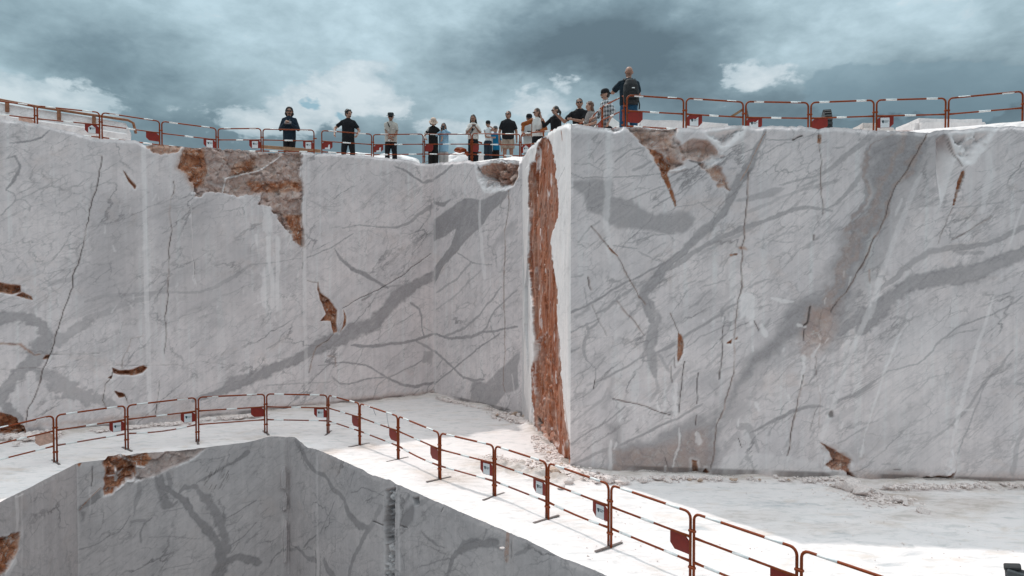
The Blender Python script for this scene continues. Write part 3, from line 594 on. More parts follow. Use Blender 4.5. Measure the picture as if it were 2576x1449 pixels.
# rusty break at the rim
f.poly(5, [(690, 0), (840, 140), (900, 220), (980, 330), (1010, 360), (1030, 345), (1130, 290), (1170, 230), (1120, 120), (1060, 60), (1080, 0)], .42, depth=.07, soft=.05, facet=.3, amp=.8, warp=.05)
f.poly(5, [(850, 145), (960, 180), (1060, 290), (1030, 345), (1000, 375), (960, 310), (910, 220)], 1, RUST, .03, depth=.05, facet=.3)
f.band(5, [(990, 350), (1020, 430), (1050, 520), (1072, 595)], [44, 30, 22, 8], .95, RUST, .3, .015, .3, .04)
f.poly(5, [(1100, 130), (1180, 85), (1310, 100), (1395, 180), (1380, 230), (1250, 270), (1140, 240)], .40, RUST, .03, depth=.10, facet=.5, amp=.6, rim=.12)
f.poly(5, [(1240, 280), (1330, 270), (1420, 310), (1475, 480), (1390, 455), (1350, 370)], .42, RUST, .03, depth=.05, facet=.2); f.band(5, [(1180, 250), (1260, 275)], 16, .8, DARK, .6, gaps=.3)
f.poly(5, [(1270, 30), (1500, -20), (1640, -30), (1600, 60), (1500, 130), (1380, 240), (1420, 150), (1330, 90)], .95, WHITE, .04, depth=.24, facet=.30, amp=1.1, rim=.35)
f.poly(5, [(1290, 250), (1390, 190), (1460, 200), (1340, 300), (1290, 320)], .9, WHITE, .04, depth=.08, facet=.2); f.poly(5, [(500, -40), (690, -40), (660, 10), (610, 48), (560, 42)], .95, WHITE, .03, depth=.2, facet=.25, amp=1.0, rim=.25)  # last chip: rim face catching sun, that brightness partly painted as white
f.poly(5, [(1060, 20), (1110, 30), (1080, 130), (1040, 110)], .6, WHITE, .04); f.band(5, [(1040, 325), (1100, 330), (1150, 305)], 16, .9, WHITE, .4, .02, .6, -.04)
f.poly(5, [(270, 10), (520, 0), (540, 40), (300, 40)], .5, WHITE, .03)
# cracks of D
f.crack(5, [(1620, 330), (1600, 600), (1580, 830), (1560, 900), (1575, 970), (1560, 1080), (1570, 1200), (1540, 1300)], 5, .75, .9, gaps=.25); f.band(5, [(1555, 900), (1600, 910)], 30, .45, RUST, .7); f.band(5, [(1480, 965), (1530, 955)], 14, .6, RUST, .6)
f.crack(5, [(430, 750), (540, 870), (620, 950), (700, 1080), (800, 1280), (850, 1330)], 5, .5, .9, gaps=.2); f.band(5, [(560, 890), (630, 960)], 10, .8, RUST); f.crack(5, [(2170, 50), (2172, 200), (2168, 480), (2180, 650)], 4, .55, .7, gaps=.2); f.poly(5, [(2155, 60), (2180, 60), (2176, 125), (2150, 115)], .9, RUST, .02, depth=.04, warp=.02)
f.crack(5, [(400, 1120), (418, 1225)], 9, .8, .6, gaps=0); f.crack(5, [(1965, 82), (2035, 60)], 14, .95, .2, gaps=0); f.crack(5, [(2115, 800), (2122, 850)], 8, .8, .4, gaps=0)
f.band(5, [(275, 330), (360, 370), (640, 368), (980, 350)], 7, .6); f.band(5, [(610, 260), (720, 170), (850, 140)], 10, .6); f.band(5, [(750, 320), (900, 250)], 20, .5); f.band(5, [(720, 550), (900, 470), (1100, 400), (1300, 330)], 8, .5); f.band(5, [(900, 600), (1080, 500), (1200, 420), (1340, 330)], 9, .55); f.band(5, [(1010, 630), (1080, 600), (1240, 570), (1340, 550)], 8, .45)
f.band(5, [(1480, 200), (1620, 175), (1700, 165)], 8, .6); f.band(5, [(1760, 95), (1870, 95), (1960, 80)], 8, .6); f.band(5, [(1620, 290), (1750, 200), (1900, 110), (2160, 50)], 7, .5); f.band(5, [(300, 260), (420, 270), (500, 310)], 6, .5); f.band(5, [(420, 230), (500, 100)], 6, .4); f.band(5, [(470, 260), (540, 200)], 9, .5)
f.band(5, [(600, 890), (700, 900), (790, 905)], 8, .5); f.band(5, [(790, 880), (780, 850), (900, 810), (1050, 790)], 8, .5); f.band(5, [(800, 930), (860, 960), (940, 990)], 8, .45); f.band(5, [(380, 1200), (400, 1340)], 7, .5); f.band(5, [(860, 940), (1000, 860)], 7, .4); f.band(5, [(330, 880), (420, 760), (500, 700)], 12, .35)
f.band(5, [(568, 40), (570, 300), (555, 500), (545, 680), (575, 1020)], [60, 56, 56, 46, 26], .5, WHITE, .3, .03, .4); f.band(5, [(287, 370), (285, 490)], 24, .5, WHITE, .3, .02, .4)
# cracks, drill marks and patches low on D
f.crack(6, [(1030, 140), (1065, 210), (1100, 290)], 4, .5, .8, gaps=.2); f.poly(6, [(1095, 290), (1120, 330), (1132, 400), (1130, 455), (1095, 525), (1090, 400)], .95, RUST, .015, depth=.07, warp=.02, facet=.15)
f.crack(6, [(1147, 505), (1120, 700), (1092, 890)], 6, .95, .2, gaps=0); f.crack(6, [(1250, 590), (1240, 830)], 5, .8, .2, gaps=.1); f.crack(6, [(1435, 240), (1425, 420), (1400, 650)], 7, .9, .2, gaps=.28); f.crack(6, [(1055, 560), (1048, 680)], 5, .8, .3, gaps=.1); f.crack(6, [(1076, 490), (1080, 560)], 5, .7, .3, gaps=.1)
f.crack(6, [(2092, 100), (2075, 220), (2045, 245)], 14, .9, .1, gaps=0); f.crack(6, [(2052, 270), (2040, 360)], 8, .95, .1, gaps=0); f.crack(6, [(1510, 590), (1490, 660), (1450, 790), (1390, 1010), (1340, 1320)], 5, .6, .9, gaps=.2); f.crack(6, [(462, 655), (462, 720)], 11, .95, .1, gaps=0); f.band(6, [(380, 500), (460, 560), (465, 650)], 7, .65)
f.crack(6, [(590, 790), (740, 830), (910, 880), (1030, 915)], 4, .7, .7, gaps=.15); f.crack(6, [(2030, 630), (1990, 800), (1960, 1000), (1920, 1220)], 6, .85, .7, gaps=.22); f.crack(6, [(2190, 760), (2130, 900), (2080, 1060)], 4, .6, .2, gaps=.3); f.crack(6, [(2120, 480), (2150, 760), (2160, 1060)], 3, .5, .5, gaps=.4); f.crack(6, [(1540, 60), (1520, 400), (1505, 600)], 4, .5, .9, gaps=.3)
f.crack(6, [(1240, 920), (1225, 1000)], 5, .8, .4, gaps=0); f.crack(6, [(1000, 1240), (1030, 1440)], 6, .6, .6, gaps=.3); f.crack(6, [(1560, 1100), (1582, 1165)], 4, .8, .1, gaps=0); f.crack(6, [(440, 90), (490, 210), (570, 320)], 4, .4, .3, gaps=.3); f.crack(6, [(640, 70), (740, 180), (840, 320)], 5, .4, .8, gaps=.25)
for P in ([(1455, 375), (1500, 345), (1497, 380)], [(1520, 345), (1542, 325), (1538, 352)]): f.poly(6, P, 1, RUST, .012, depth=.05, warp=.01, facet=.1)
f.poly(6, [(1505, 35), (1560, 5), (1640, 5), (1690, 60), (1700, 140), (1640, 220), (1600, 150), (1555, 205)], .8, WHITE, .02, warp=.09, streak=.6); f.band(6, [(1800, 42), (1870, 55), (1965, 65)], [16, 34, 20], .8, WHITE); f.band(6, [(1720, 230), (1745, 305)], [30, 44], .8, WHITE); f.crack(6, [(1665, 195), (1700, 270)], 6, .7, .4, gaps=0)
for P, w in (([(580, 1120), (582, 1360)], 20), ([(1075, 690), (1065, 910)], 26), ([(1105, 1020), (1100, 1180), (1050, 1310)], 16), ([(2040, 480), (2020, 640), (2010, 700)], 30), ([(2150, 380), (2100, 480)], 18), ([(930, 820), (950, 890)], 18), ([(1430, 170), (1434, 210)], 14), ([(1240, 1060), (1250, 1130)], 40), ([(1655, 400), (1660, 440)], 14), ([(1690, 840), (1705, 890)], 26), ([(1920, 770), (1930, 840)], 16), ([(1000, 1300), (985, 1370)], 16), ([(2000, 240), (2060, 250)], 26), ([(1555, 940), (1550, 1000)], 12), ([(620, 1130), (610, 1180)], 18), ([(700, 855), (740, 850)], 18)):
    f.band(6, P, w, .7, WHITE, .4, .03, .7)
f.band(6, [(2600, -20), (2480, 250), (2400, 440), (2300, 720), (2250, 900), (2200, 1010), (2175, 1110)], [40, 36, 34, 36, 36, 40, 30], .5, WHITE, .18, .01, .15); f.band(6, [(2250, 905), (2248, 930)], 34, .7, DARK, .5, .01, .3, .04)
for P in ([(1200, 1250), (1240, 1260), (1240, 1388), (1190, 1375)], [(1265, 1365), (1300, 1310), (1328, 1345), (1290, 1375)]): f.poly(6, P, .85, RUST, .02, depth=.08, warp=.03, facet=.15)
f.poly(6, [(2150, 1170), (2260, 1150), (2420, 1250), (2460, 1449), (2380, 1449), (2200, 1330)], .7, WHITE, .08, depth=.08, facet=.4, amp=.7, rim=.1)
f.poly(6, [(2165, 1135), (2200, 1150), (2260, 1180), (2340, 1235), (2405, 1262), (2390, 1320), (2435, 1395), (2455, 1449), (2410, 1435), (2370, 1350), (2270, 1330), (2208, 1292), (2270, 1262), (2245, 1205)], 1, RUST, .02, depth=.10, warp=.03, facet=.22, amp=.8)
f.M[..., WHITE][f.M[..., RUST] > .6] *= .2
f.poly(6, [(560, 960), (640, 1000), (640, 1140), (900, 1080), (1300, 880), (1480, 980), (1360, 1340), (1000, 1390), (600, 1370)], .58, VEIN, .12, warp=.14); f.poly(6, [(560, 970), (660, 990), (660, 1140), (600, 1130)], .4, VEIN, .04); f.poly(6, [(600, 1200), (1040, 1130), (1330, 1000), (1340, 1340), (1000, 1385), (610, 1365)], .20, RUST, .15, warp=.14)
f.poly(6, [(1430, 1240), (1620, 1190), (1900, 1230), (2150, 1280), (2160, 1385), (1400, 1385)], .4, WHITE, .04, warp=.05)
f.band(6, [(250, 1160), (420, 1050), (560, 960), (690, 850)], 12, .6); f.band(6, [(640, 1150), (900, 1020), (1100, 930), (1280, 830)], 18, .55); f.band(6, [(480, 670), (600, 620), (800, 500), (1000, 430), (1100, 370)], 14, .55); f.band(6, [(960, 440), (1160, 320), (1360, 180), (1560, 60)], 18, .5); f.band(6, [(1000, 500), (1260, 330), (1520, 200)], 10, .4)
f.band(6, [(1640, 1050), (1800, 970), (1960, 890), (2080, 862), (2175, 870)], [18, 24, 26, 26, 14], .7); f.band(6, [(240, 170), (400, 90), (560, 10)], 12, .6); f.band(6, [(390, 220), (410, 290), (375, 360), (370, 440), (400, 520)], [14, 30, 26, 24, 10], .5); f.band(6, [(230, 340), (330, 250), (500, 180)], 11, .5); f.band(6, [(400, 270), (480, 210)], 18, .5); f.band(6, [(240, 470), (340, 410)], 14, .5)
f.band(6, [(250, 1010), (400, 900), (520, 800), (560, 720)], 14, .3); f.band(6, [(300, 1300), (440, 1230), (560, 1180), (640, 1150)], 22, .5); f.band(6, [(1560, 1010), (1620, 1000), (1650, 1060), (1700, 1190)], [60, 50, 40, 20], .45); f.band(6, [(1560, 1060), (1440, 1200), (1360, 1330)], [50, 50, 30], .35); f.poly(6, [(590, 640), (620, 640), (560, 860), (520, 860)], .3, VEIN, .05)
f.band(6, [(800, 500), (880, 420), (960, 480), (1040, 600)], 22, .35); f.band(6, [(920, 600), (940, 720), (880, 820)], 24, .35); f.band(6, [(1120, 560), (1000, 750)], 20, .3); f.band(6, [(1320, 760), (1480, 640), (1700, 520)], 12, .3)
# upper right of D
f.band(7, [(1340, 1500), (1400, 1440), (1560, 1290), (1700, 1180), (1850, 1150), (2000, 1110), (2200, 1080), (2400, 1000), (2640, 920)], [110, 110, 90, 96, 110, 170, 150, 130, 130], .62, rag=.25, warp=.05)
f.band(7, [(1470, 1240), (1600, 1130), (1720, 1040), (1850, 930), (1950, 920), (2050, 905), (2300, 860), (2440, 800), (2600, 730)], [20, 40, 44, 50, 34, 44, 36, 44, 36], .5); f.band(7, [(2000, 900), (2100, 940), (2260, 930)], 24, .4)
f.band(8, [(1180, 300), (1300, 190), (1430, 140), (1560, 40), (1700, -60)], [50, 100, 120, 110, 100], .62, rag=.3); f.band(8, [(1060, 370), (1290, 310)], 10, .5)
f.crack(7, [(1840, 45), (1750, 200), (1650, 380), (1560, 570), (1520, 680), (1400, 950), (1280, 1160), (1120, 1390)], 5, .75, 1.0, gaps=.18); f.crack(7, [(1400, 1060), (1420, 1170)], 5, .4, .9)
f.band(7, [(1800, 340), (1760, 420), (1680, 640), (1580, 900), (1490, 1130), (1410, 1420)], [20, 34, 40, 40, 40, 44], .42, WHITE, .2, .015, .2); f.band(7, [(1660, 540), (1605, 660)], 20, .5, WHITE); f.band(7, [(1925, 600), (1880, 800), (1850, 900)], 40, .25, WHITE)
k, sd = f.poly(7, [(1928, 90), (1972, 66), (2070, 225), (2052, 262), (2000, 420), (1945, 592), (1928, 320)], .95, WHITE, .015, warp=.01)  # bright facet: its sunlight is put into the white mark
q0, q1 = f.pts(7, [(2072, 226), (1945, 592)])[0]; sr = q0[0] + (q1[0] - q0[0]) * (f.Z[k] - q0[1]) / (q1[1] - q0[1]); f.Dn[k] -= sst(-.05, .05, sd) * np.clip(.85 * (sr - f.S[k]), 0, .6)
f.poly(7, [(1985, 60), (2040, 40), (2300, 10), (2420, -20), (2300, 150), (2180, 290), (2130, 270), (2075, 210)], .95, WHITE, .03, depth=.30, facet=.32, amp=1.1, rim=.45)  # broken rim face; the sun it catches is partly in the white
f.band(7, [(2122, 330), (2090, 400), (2070, 470), (2040, 580)], [16, 26, 20, 10], 1, RUST, .25, .015, .3, .06); f.band(7, [(2130, 340), (2080, 480)], 6, .6, DARK, .6); f.crack(7, [(1990, 90), (2065, 220), (2120, 280)], 4, .5, .6, gaps=.2)
f.crack(7, [(2030, 600), (1960, 790), (1920, 880)], 4, .5, .4, gaps=.3); f.crack(7, [(2040, 850), (2150, 780), (2250, 700), (2315, 655)], 3, .4, .7, gaps=.25); f.band(7, [(1940, 600), (2060, 605), (2240, 580), (2420, 560)], 7, .4)
f.band(7, [(2300, 180), (2320, 350), (2290, 520), (2250, 640)], [50, 60, 50, 24], .45, WHITE, .25, .03, .3); f.band(7, [(2570, 580), (2520, 720), (2470, 870)], 16, .6, WHITE, .4, .01)
f.band(8, [(2345, 30), (2250, 340), (2180, 560), (2090, 880), (2030, 1150)], [16, 28, 32, 30, 16], .55, WHITE, .2, .01, .2); f.band(8, [(1640, 300), (1600, 400), (1545, 540), (1500, 700), (1460, 800), (1370, 1100), (1345, 1240)], [20, 26, 22, 16, 16, 8, 30], .75, WHITE, .4, .02, .5, -.02)
f.poly(8, [(1600, 320), (1660, 200), (2000, 100), (2000, 1350), (1350, 1350), (1380, 1050), (1500, 700)], .25, WHITE, .15)
f.band(8, [(1415, 380), (1380, 510)], 16, .55, WHITE); f.band(8, [(1360, 625), (1285, 750)], 14, .5, WHITE); f.band(8, [(1215, 980), (1195, 1020)], 16, .6, WHITE); f.poly(8, [(2025, 1150), (2060, 1250), (2050, 1340), (1960, 1400)], .5, WHITE, .03, depth=-.06)
f.band(8, [(1940, 560), (1960, 680), (1930, 780)], 30, .4, WHITE); f.band(8, [(2100, 885), (2200, 880)], 14, .7, WHITE)
f.poly(8, [(1740, 1435), (1850, 1390), (1990, 1370), (2062, 1335), (2045, 1385), (1910, 1460), (1760, 1470)], .9, RUST, .03, depth=.12, facet=.18, warp=.04); f.poly(8, [(1560, 1330), (1740, 1350), (1850, 1380), (1730, 1440), (1380, 1440), (1420, 1350)], .35, VEIN, .08)
f.band(8, [(1550, 590), (1700, 560), (1780, 540), (1900, 440), (1960, 350), (2100, 250), (2350, 150), (2560, 20)], 11, .55); f.band(8, [(1960, 350), (2090, 310), (2220, 280)], 9, .45); f.band(8, [(1850, 1120), (2000, 1010), (2170, 850), (2300, 650), (2400, 560), (2480, 420)], [12, 20, 24, 22, 18, 10], .5); f.band(8, [(1130, 840), (1200, 800), (1300, 760), (1400, 700), (1550, 600)], [16, 22, 24, 22, 10], .6)
f.band(8, [(1310, 780), (1430, 700)], 24, .4); f.band(8, [(1100, 970), (1200, 930), (1300, 880)], 50, .22); f.band(8, [(1180, 1140), (1300, 1060), (1400, 1010)], 12, .4); f.band(8, [(2300, 650), (2240, 830), (2200, 920), (2140, 1050), (2070, 1210)], 10, .45); f.band(8, [(2470, 1370), (2540, 1150), (2600, 1000)], 30, .35)
f.band(8, [(1640, 830), (1800, 720), (1860, 640), (2000, 600)], 9, .35); f.band(8, [(1500, 1290), (1560, 1300)], 18, .5); f.crack(8, [(1580, 1342), (1640, 1345)], 4, .5, .3)
for i in range(60):
    x, y = rs.uniform(260, 2500), rs.uniform(150, 1400); a = rs.normal(.95, .25); l = rs.uniform(50, 220)
    f.band(5, [(x, y), (x + l * math.sin(a), y - l * math.cos(a))], rs.uniform(4, 18), rs.uniform(.15, .45), VEIN, .7, .07, .6)
for i in range(60):
    x, y = rs.uniform(260, 2500), rs.uniform(50, 1300); a = rs.normal(.85, .25); l = rs.uniform(50, 220)
    f.band(6, [(x, y), (x + l * math.sin(a), y - l * math.cos(a))], rs.uniform(4, 18), rs.uniform(.15, .45), VEIN, .7, .07, .6)
for i in range(55):
    x, y = rs.uniform(600, 2500), rs.uniform(-200, 1300); a = rs.normal(-.2, .25); l = rs.uniform(15, 70)
    f.band(6, [(x, y), (x + l * math.sin(a), y + l * math.cos(a))], rs.uniform(5, 14), rs.uniform(.3, .65), WHITE, .6, .04, .8)
f.poly(0, [(1440, 1215), (2700, 1240), (2700, 1195), (2000, 1185), (1440, 1180)], .22, RUST, .12)

# ---- the pit below the terrace: three cut faces
PE = [np.array(p) for p in ((-8.36, 4.0), (-9.25, 14.40), (-5.50, 16.68), (6.50, 3.19))]
flat = lambda s: np.zeros_like(s)
L0, L1, L2 = [float(np.hypot(*(PE[i + 1] - PE[i]))) for i in range(3)]
tzp = axis((-7, -3.5, .25), (-3.5, 0, .02))
def chip_rim(spots):
    def g(s):
        r = np.zeros_like(s)
        for c, w, d in spots: r = r + d * np.exp(-((s - c) / w) ** 2)
        return r
    return g
fP0 = Face(PE[0], PE[1], axis((0, 6.6, .12), (6.6, L0, .022)), tzp, flat, 5, jag=.012, lip=.006)
fP1 = Face(PE[1], PE[2], axis((0, L1, .02)), tzp, chip_rim([(3.95, .28, .07), (1.1, .35, .05)]), 6, jag=.015, lip=.006)
fP2 = Face(PE[2], PE[3], axis((0, 10.9, .02), (10.9, L2, .15)), tzp, chip_rim([(.35, .3, .06), (1.05, .25, -.05), (3.95, .22, -.04), (4.7, .12, .03), (9.35, .25, -.03)]), 7, jag=.02, lip=.006)
f = fP0
f.poly(11, [(-40, 860), (0, 850), (150, 815), (205, 795), (195, 960), (150, 1050), (60, 1200), (-40, 1260)], 1, RUST, .03, depth=.12, facet=.3, amp=.8); f.band(11, [(175, 420), (190, 640), (170, 800), (165, 910)], [60, 50, 40, 30], .45, WHITE, .3); f.band(11, [(60, 1234), (150, 1080)], 60, .6, WHITE)
f.band(11, [(220, 400), (225, 800), (215, 1234)], 30, .3, WHITE, .3, .01)
f.band(11, [(160, 430), (240, 395)], 26, .9, WHITE, .5, .03, .8)
f = fP1
f.poly(11, [(1025, 90), (1080, 40), (1130, 25), (1260, 60), (1330, 120), (1340, 240), (1200, 340), (1110, 400), (1040, 420)], .85, RUST, .03, depth=.22, facet=.4, amp=.9); f.poly(11, [(1230, 50), (1450, 0), (1700, -30), (1900, -45), (2080, -50), (1900, 70), (1560, 230), (1340, 290), (1330, 120)], .26, RUST, .07, depth=.06, facet=.35, amp=.8, warp=.04)
f.poly(11, [(1230, 50), (1450, 0), (1520, 60), (1430, 150), (1330, 120)], .95, RUST, .05)
for P in ([(1140, 180), (1180, 250), (1230, 210)], [(1060, 250), (1140, 250), (1160, 300)], [(1260, 290), (1390, 270)], [(1360, 140), (1440, 150)], [(1130, 30), (1220, 90), (1280, 110)], [(1140, 380), (1230, 330)]):
    f.band(11, P, 22, .9, WHITE, .5, .04, .9, -.03)
f.M[..., RUST] *= 1 - .7 * f.M[..., WHITE]
f.band(11, [(735, 240), (737, 360), (735, 470)], [12, 24, 18], .95, RUST, .3, .015, .3, .05); f.crack(11, [(728, 480), (725, 650), (740, 850), (735, 1000), (722, 1234)], 14, .7, .5, gaps=.3)
f.band(11, [(745, 110), (750, 600), (760, 1234)], 74, .32, WHITE, .25, .012, .2); f.poly(11, [(785, 105), (840, 100), (800, 150)], .85, RUST, .02, depth=.03)
f.poly(11, [(640, 1234), (690, 1100), (715, 1040), (710, 1234)], .9, RUST, .02, depth=.06); f.crack(11, [(710, 900), (665, 960), (675, 1000), (600, 1120), (560, 1190)], 6, .8, .2, gaps=.2); f.crack(11, [(935, 150), (918, 330)], 7, .7, .1, gaps=.1); f.band(11, [(905, 270), (900, 600)], 16, .45, WHITE, .4, gaps=.3)
f.band(11, [(1580, 210), (1640, 330), (1760, 400), (1880, 470), (1950, 600), (2060, 740), (2180, 900), (2240, 1100), (2200, 1234)], [70, 64, 44, 64, 56, 70, 76, 110, 120], .62); f.poly(11, [(1555, 230), (1600, 220), (1640, 330), (1750, 500), (1700, 550), (1640, 540), (1600, 430)], .5, VEIN, .03); f.band(11, [(1650, 550), (1740, 520), (1800, 480)], 24, .5)
f.band(11, [(1800, 400), (1870, 340), (1980, 330), (2090, 470), (2150, 560), (2200, 660), (2260, 850), (2265, 1000)], [20, 50, 34, 90, 80, 110, 80, 90], .55, rag=.4); f.band(11, [(1690, 200), (1720, 300), (1700, 360)], 40, .45); f.band(11, [(2240, 1110), (2350, 1060), (2450, 1050), (2600, 1100)], [80, 70, 80, 90], .62); f.band(11, [(1950, 610), (2020, 700), (2080, 760)], 20, .4)
f.band(11, [(790, 570), (900, 480), (1030, 380)], [40, 70, 60], .62); f.band(11, [(800, 570), (870, 470), (1010, 350)], 8, .5, RUST); f.poly(11, [(795, 580), (850, 590), (830, 680), (795, 690)], .5, VEIN, .03); f.band(11, [(480, 830), (540, 740), (620, 680), (700, 600)], [70, 120, 150, 120], .4, VEIN, .7, .08, .5); f.band(11, [(300, 1060), (400, 960), (480, 840)], 40, .3, VEIN, .7)
f.band(11, [(1990, 300), (2080, 240), (2200, 170), (2340, 90), (2500, -20)], [14, 26, 18, 22, 60], .6); f.band(11, [(780, 975), (1000, 910), (1200, 790), (1300, 640)], 11, .5); f.band(11, [(1410, 900), (1400, 800), (1430, 720), (1520, 640)], 16, .5); f.band(11, [(1395, 300), (1390, 420), (1360, 520), (1340, 620)], [40, 44, 30, 20], .45); f.band(11, [(1640, 580), (1850, 540)], 9, .4); f.band(11, [(1300, 700), (1450, 680)], 24, .35)
f.band(11, [(2260, 670), (2360, 620), (2576, 480)], 10, .6); f.band(11, [(2280, 740), (2380, 710), (2440, 640)], 9, .5); f.band(11, [(2300, 940), (2440, 850), (2576, 700)], 9, .5); f.band(11, [(2320, 1010), (2400, 900)], 9, .5); f.band(11, [(1480, 860), (1750, 840), (2000, 850)], 7, .4); f.band(11, [(1640, 1160), (1900, 1110), (2100, 1050)], 7, .4)
for i in range(26):      # short saw strokes
    x, y = rs.uniform(2080, 2320), rs.uniform(110, 320); f.band(11, [(x, y), (x - 24, y + 46)], 6, rs.uniform(.3, .7), DARK, .5, .01, .4)
for i in range(30):
    x, y = rs.uniform(800, 2500), rs.uniform(100, 1200); a = rs.normal(.9, .3); l = rs.uniform(60, 220)
    f.band(11, [(x, y), (x + l * math.sin(a), y - l * math.cos(a))], rs.uniform(5, 10), rs.uniform(.12, .35), VEIN, .6, .05, .6)
f.band(12, [(420, 90), (430, 1449)], 30, .2, WHITE, .5)
f = fP2
f.band(12, [(490, 60), (488, 400), (490, 900), (485, 1449)], [34, 44, 50, 50], .35, WHITE, .3, .012, .2); f.band(12, [(468, 70), (462, 330)], [16, 12], .75, DARK, .4, .006, .2, .05); f.crack(12, [(495, 65), (492, 150)], 6, .7, 0, gaps=0)
f.band(12, [(560, 80), (640, 230), (680, 310), (760, 390), (850, 450), (930, 580), (1050, 680), (1090, 830), (1200, 940), (1280, 965)], [50, 84, 60, 40, 44, 54, 50, 74, 84, 60], .55); f.band(12, [(1300, 960), (1240, 1080), (1150, 1250), (1090, 1449)], [70, 50, 50, 50], .5); f.band(12, [(1420, 760), (1350, 900), (1280, 1000)], 60, .35); f.band(12, [(1110, 600), (1240, 568), (1340, 600), (1450, 655)], 10, .6)
f.band(12, [(810, 1020), (880, 860), (950, 710)], 12, .5); f.band(12, [(640, 1160), (700, 1090), (770, 1035)], 16, .6); f.band(12, [(500, 1190), (590, 1180), (680, 1270), (760, 1290)], [24, 40, 40, 60], .5); f.band(12, [(850, 1300), (900, 1400), (960, 1470)], 90, .5); f.band(12, [(1900, 1100), (1960, 1130), (2060, 1165)], 16, .5)
f.band(12, [(2080, 1449), (2140, 1260), (2200, 1200), (2350, 1130), (2576, 1115)], [40, 60, 70, 80, 80], .58); f.poly(12, [(1610, 900), (1650, 780), (1760, 720), (1740, 900), (1640, 1010)], .5, VEIN, .04); f.band(12, [(1610, 760), (1700, 640)], 40, .4); f.band(12, [(1780, 740), (1880, 670)], 50, .3); f.band(12, [(1820, 1010), (1900, 1090), (1970, 1120)], 26, .5); f.band(12, [(2440, 1090), (2480, 980)], 14, .5)
f.band(12, [(1800, 1360), (2000, 1300), (2160, 1250)], 12, .5); f.band(12, [(2050, 1449), (2150, 1300)], 10, .45); f.band(12, [(1100, 560), (1160, 380)], 9, .4); f.band(12, [(900, 380), (960, 310)], 9, .4); f.crack(12, [(1335, 905), (1445, 940)], 6, .8, .1, gaps=.1); f.crack(12, [(1615, 962), (1680, 975)], 6, .8, .1, gaps=.1); f.band(12, [(1615, 1180), (1640, 1280), (1650, 1400)], 10, .5)
f.poly(12, [(1465, 590), (1560, 565), (1552, 800), (1555, 1120), (1550, 1470), (1455, 1470), (1462, 1100), (1450, 900), (1470, 740)], .5, VEIN, .015, depth=.16, facet=.17, amp=1.1, warp=.02); f.poly(12, [(1465, 590), (1560, 565), (1552, 690), (1480, 700)], .6, WHITE, .05); f.poly(12, [(1455, 1130), (1555, 1130), (1550, 1470), (1455, 1470)], .5, WHITE, .1)
f.band(12, [(775, 250), (775, 700), (785, 1449)], 46, .3, WHITE, .25, .01, .2); f.crack(12, [(755, 1190), (765, 1300), (760, 1449)], 12, .6, 0, gaps=.1); f.band(12, [(1590, 600), (1595, 1000), (1600, 1449)], 40, .35, WHITE, .3, .01, .2); f.poly(12, [(1740, 680), (1800, 655), (1800, 730), (1760, 750)], .5, VEIN, .02, depth=.08); f.crack(12, [(2030, 755), (2012, 795)], 9, .9, 0, gaps=0)
f.band(13, [(920, 1175), (918, 1300), (905, 1449)], [50, 60, 74], .34, RUST, .2, .01, .15); f.band(13, [(400, 1370), (480, 1290), (600, 1260), (760, 1290), (860, 1360)], [30, 60, 70, 60, 40], .5); f.crack(13, [(952, 1180), (955, 1449)], 6, .6, 0, gaps=.1); f.band(13, [(990, 1400), (1090, 1370), (1140, 1310)], 40, .45)
for i in range(40):
    x, y = rs.uniform(500, 2500), rs.uniform(250, 1430); a = rs.normal(.7, .4); l = rs.uniform(60, 220)
    f.band(12, [(x, y), (x + l * math.sin(a), y - l * math.cos(a))], rs.uniform(5, 12), rs.uniform(.12, .35), VEIN, .6, .05, .6)

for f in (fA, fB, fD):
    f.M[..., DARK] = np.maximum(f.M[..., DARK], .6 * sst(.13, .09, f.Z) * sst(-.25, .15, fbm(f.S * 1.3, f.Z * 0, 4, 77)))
for f in (fA, fB, fD): f.M[..., RUST] = np.where(f.M[..., RUST] > .05, f.M[..., RUST] * (1 + .35 * f.fine), f.M[..., RUST])
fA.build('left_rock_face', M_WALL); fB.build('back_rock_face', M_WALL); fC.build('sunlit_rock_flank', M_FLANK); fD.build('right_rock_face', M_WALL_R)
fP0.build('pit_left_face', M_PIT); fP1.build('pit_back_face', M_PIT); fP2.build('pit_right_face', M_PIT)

# ---- white flakes left standing along the pit corner
def flake(name, label, poly, th, A, B, mat_):
    Q = [on_line(SHEET[12][0] + x / 4, SHEET[12][1] + y / 4, A, B) for x, y in poly]
    d = (B - A) / np.hypot(*(B - A)); n = np.array([d[1], -d[0], 0]); bm = bmesh.new()
    a = [bm.verts.new(Vector(p + n * th)) for p in Q]; b = [bm.verts.new(Vector(p - n * .05)) for p in Q]; m = len(Q)
    bm.faces.new(a); bm.faces.new(b[::-1])
    for i in range(m): bm.faces.new((a[i], b[i], b[(i + 1) % m], a[(i + 1) % m]))
    bmesh.ops.recalc_face_normals(bm, faces=bm.faces); bmesh.ops.bevel(bm, geom=list(bm.edges), offset=.012, segments=1, affect='EDGES')
    o = obj(name, bm, mat_); tag(o, label, 'rock', 'stone flakes along the pit corner')
flake('stone_flake', 'pale leaf-shaped stone flake standing out high on the pit corner', [(446, 335), (415, 390), (403, 450), (410, 560), (452, 566), (462, 450)], .10, PE[1], PE[2], M_PIT)
flake('stone_flake', 'pale squarish stone flake standing out midway down the pit corner', [(450, 600), (430, 690), (425, 785), (462, 770), (470, 650)], .09, PE[1], PE[2], M_PIT)
flake('stone_flake', 'long pale stone flake low on the pit corner near the frame bottom', [(462, 880), (440, 960), (428, 1070), (436, 1160), (430, 1310), (462, 1300), (470, 1000)], .09, PE[1], PE[2], M_PIT)

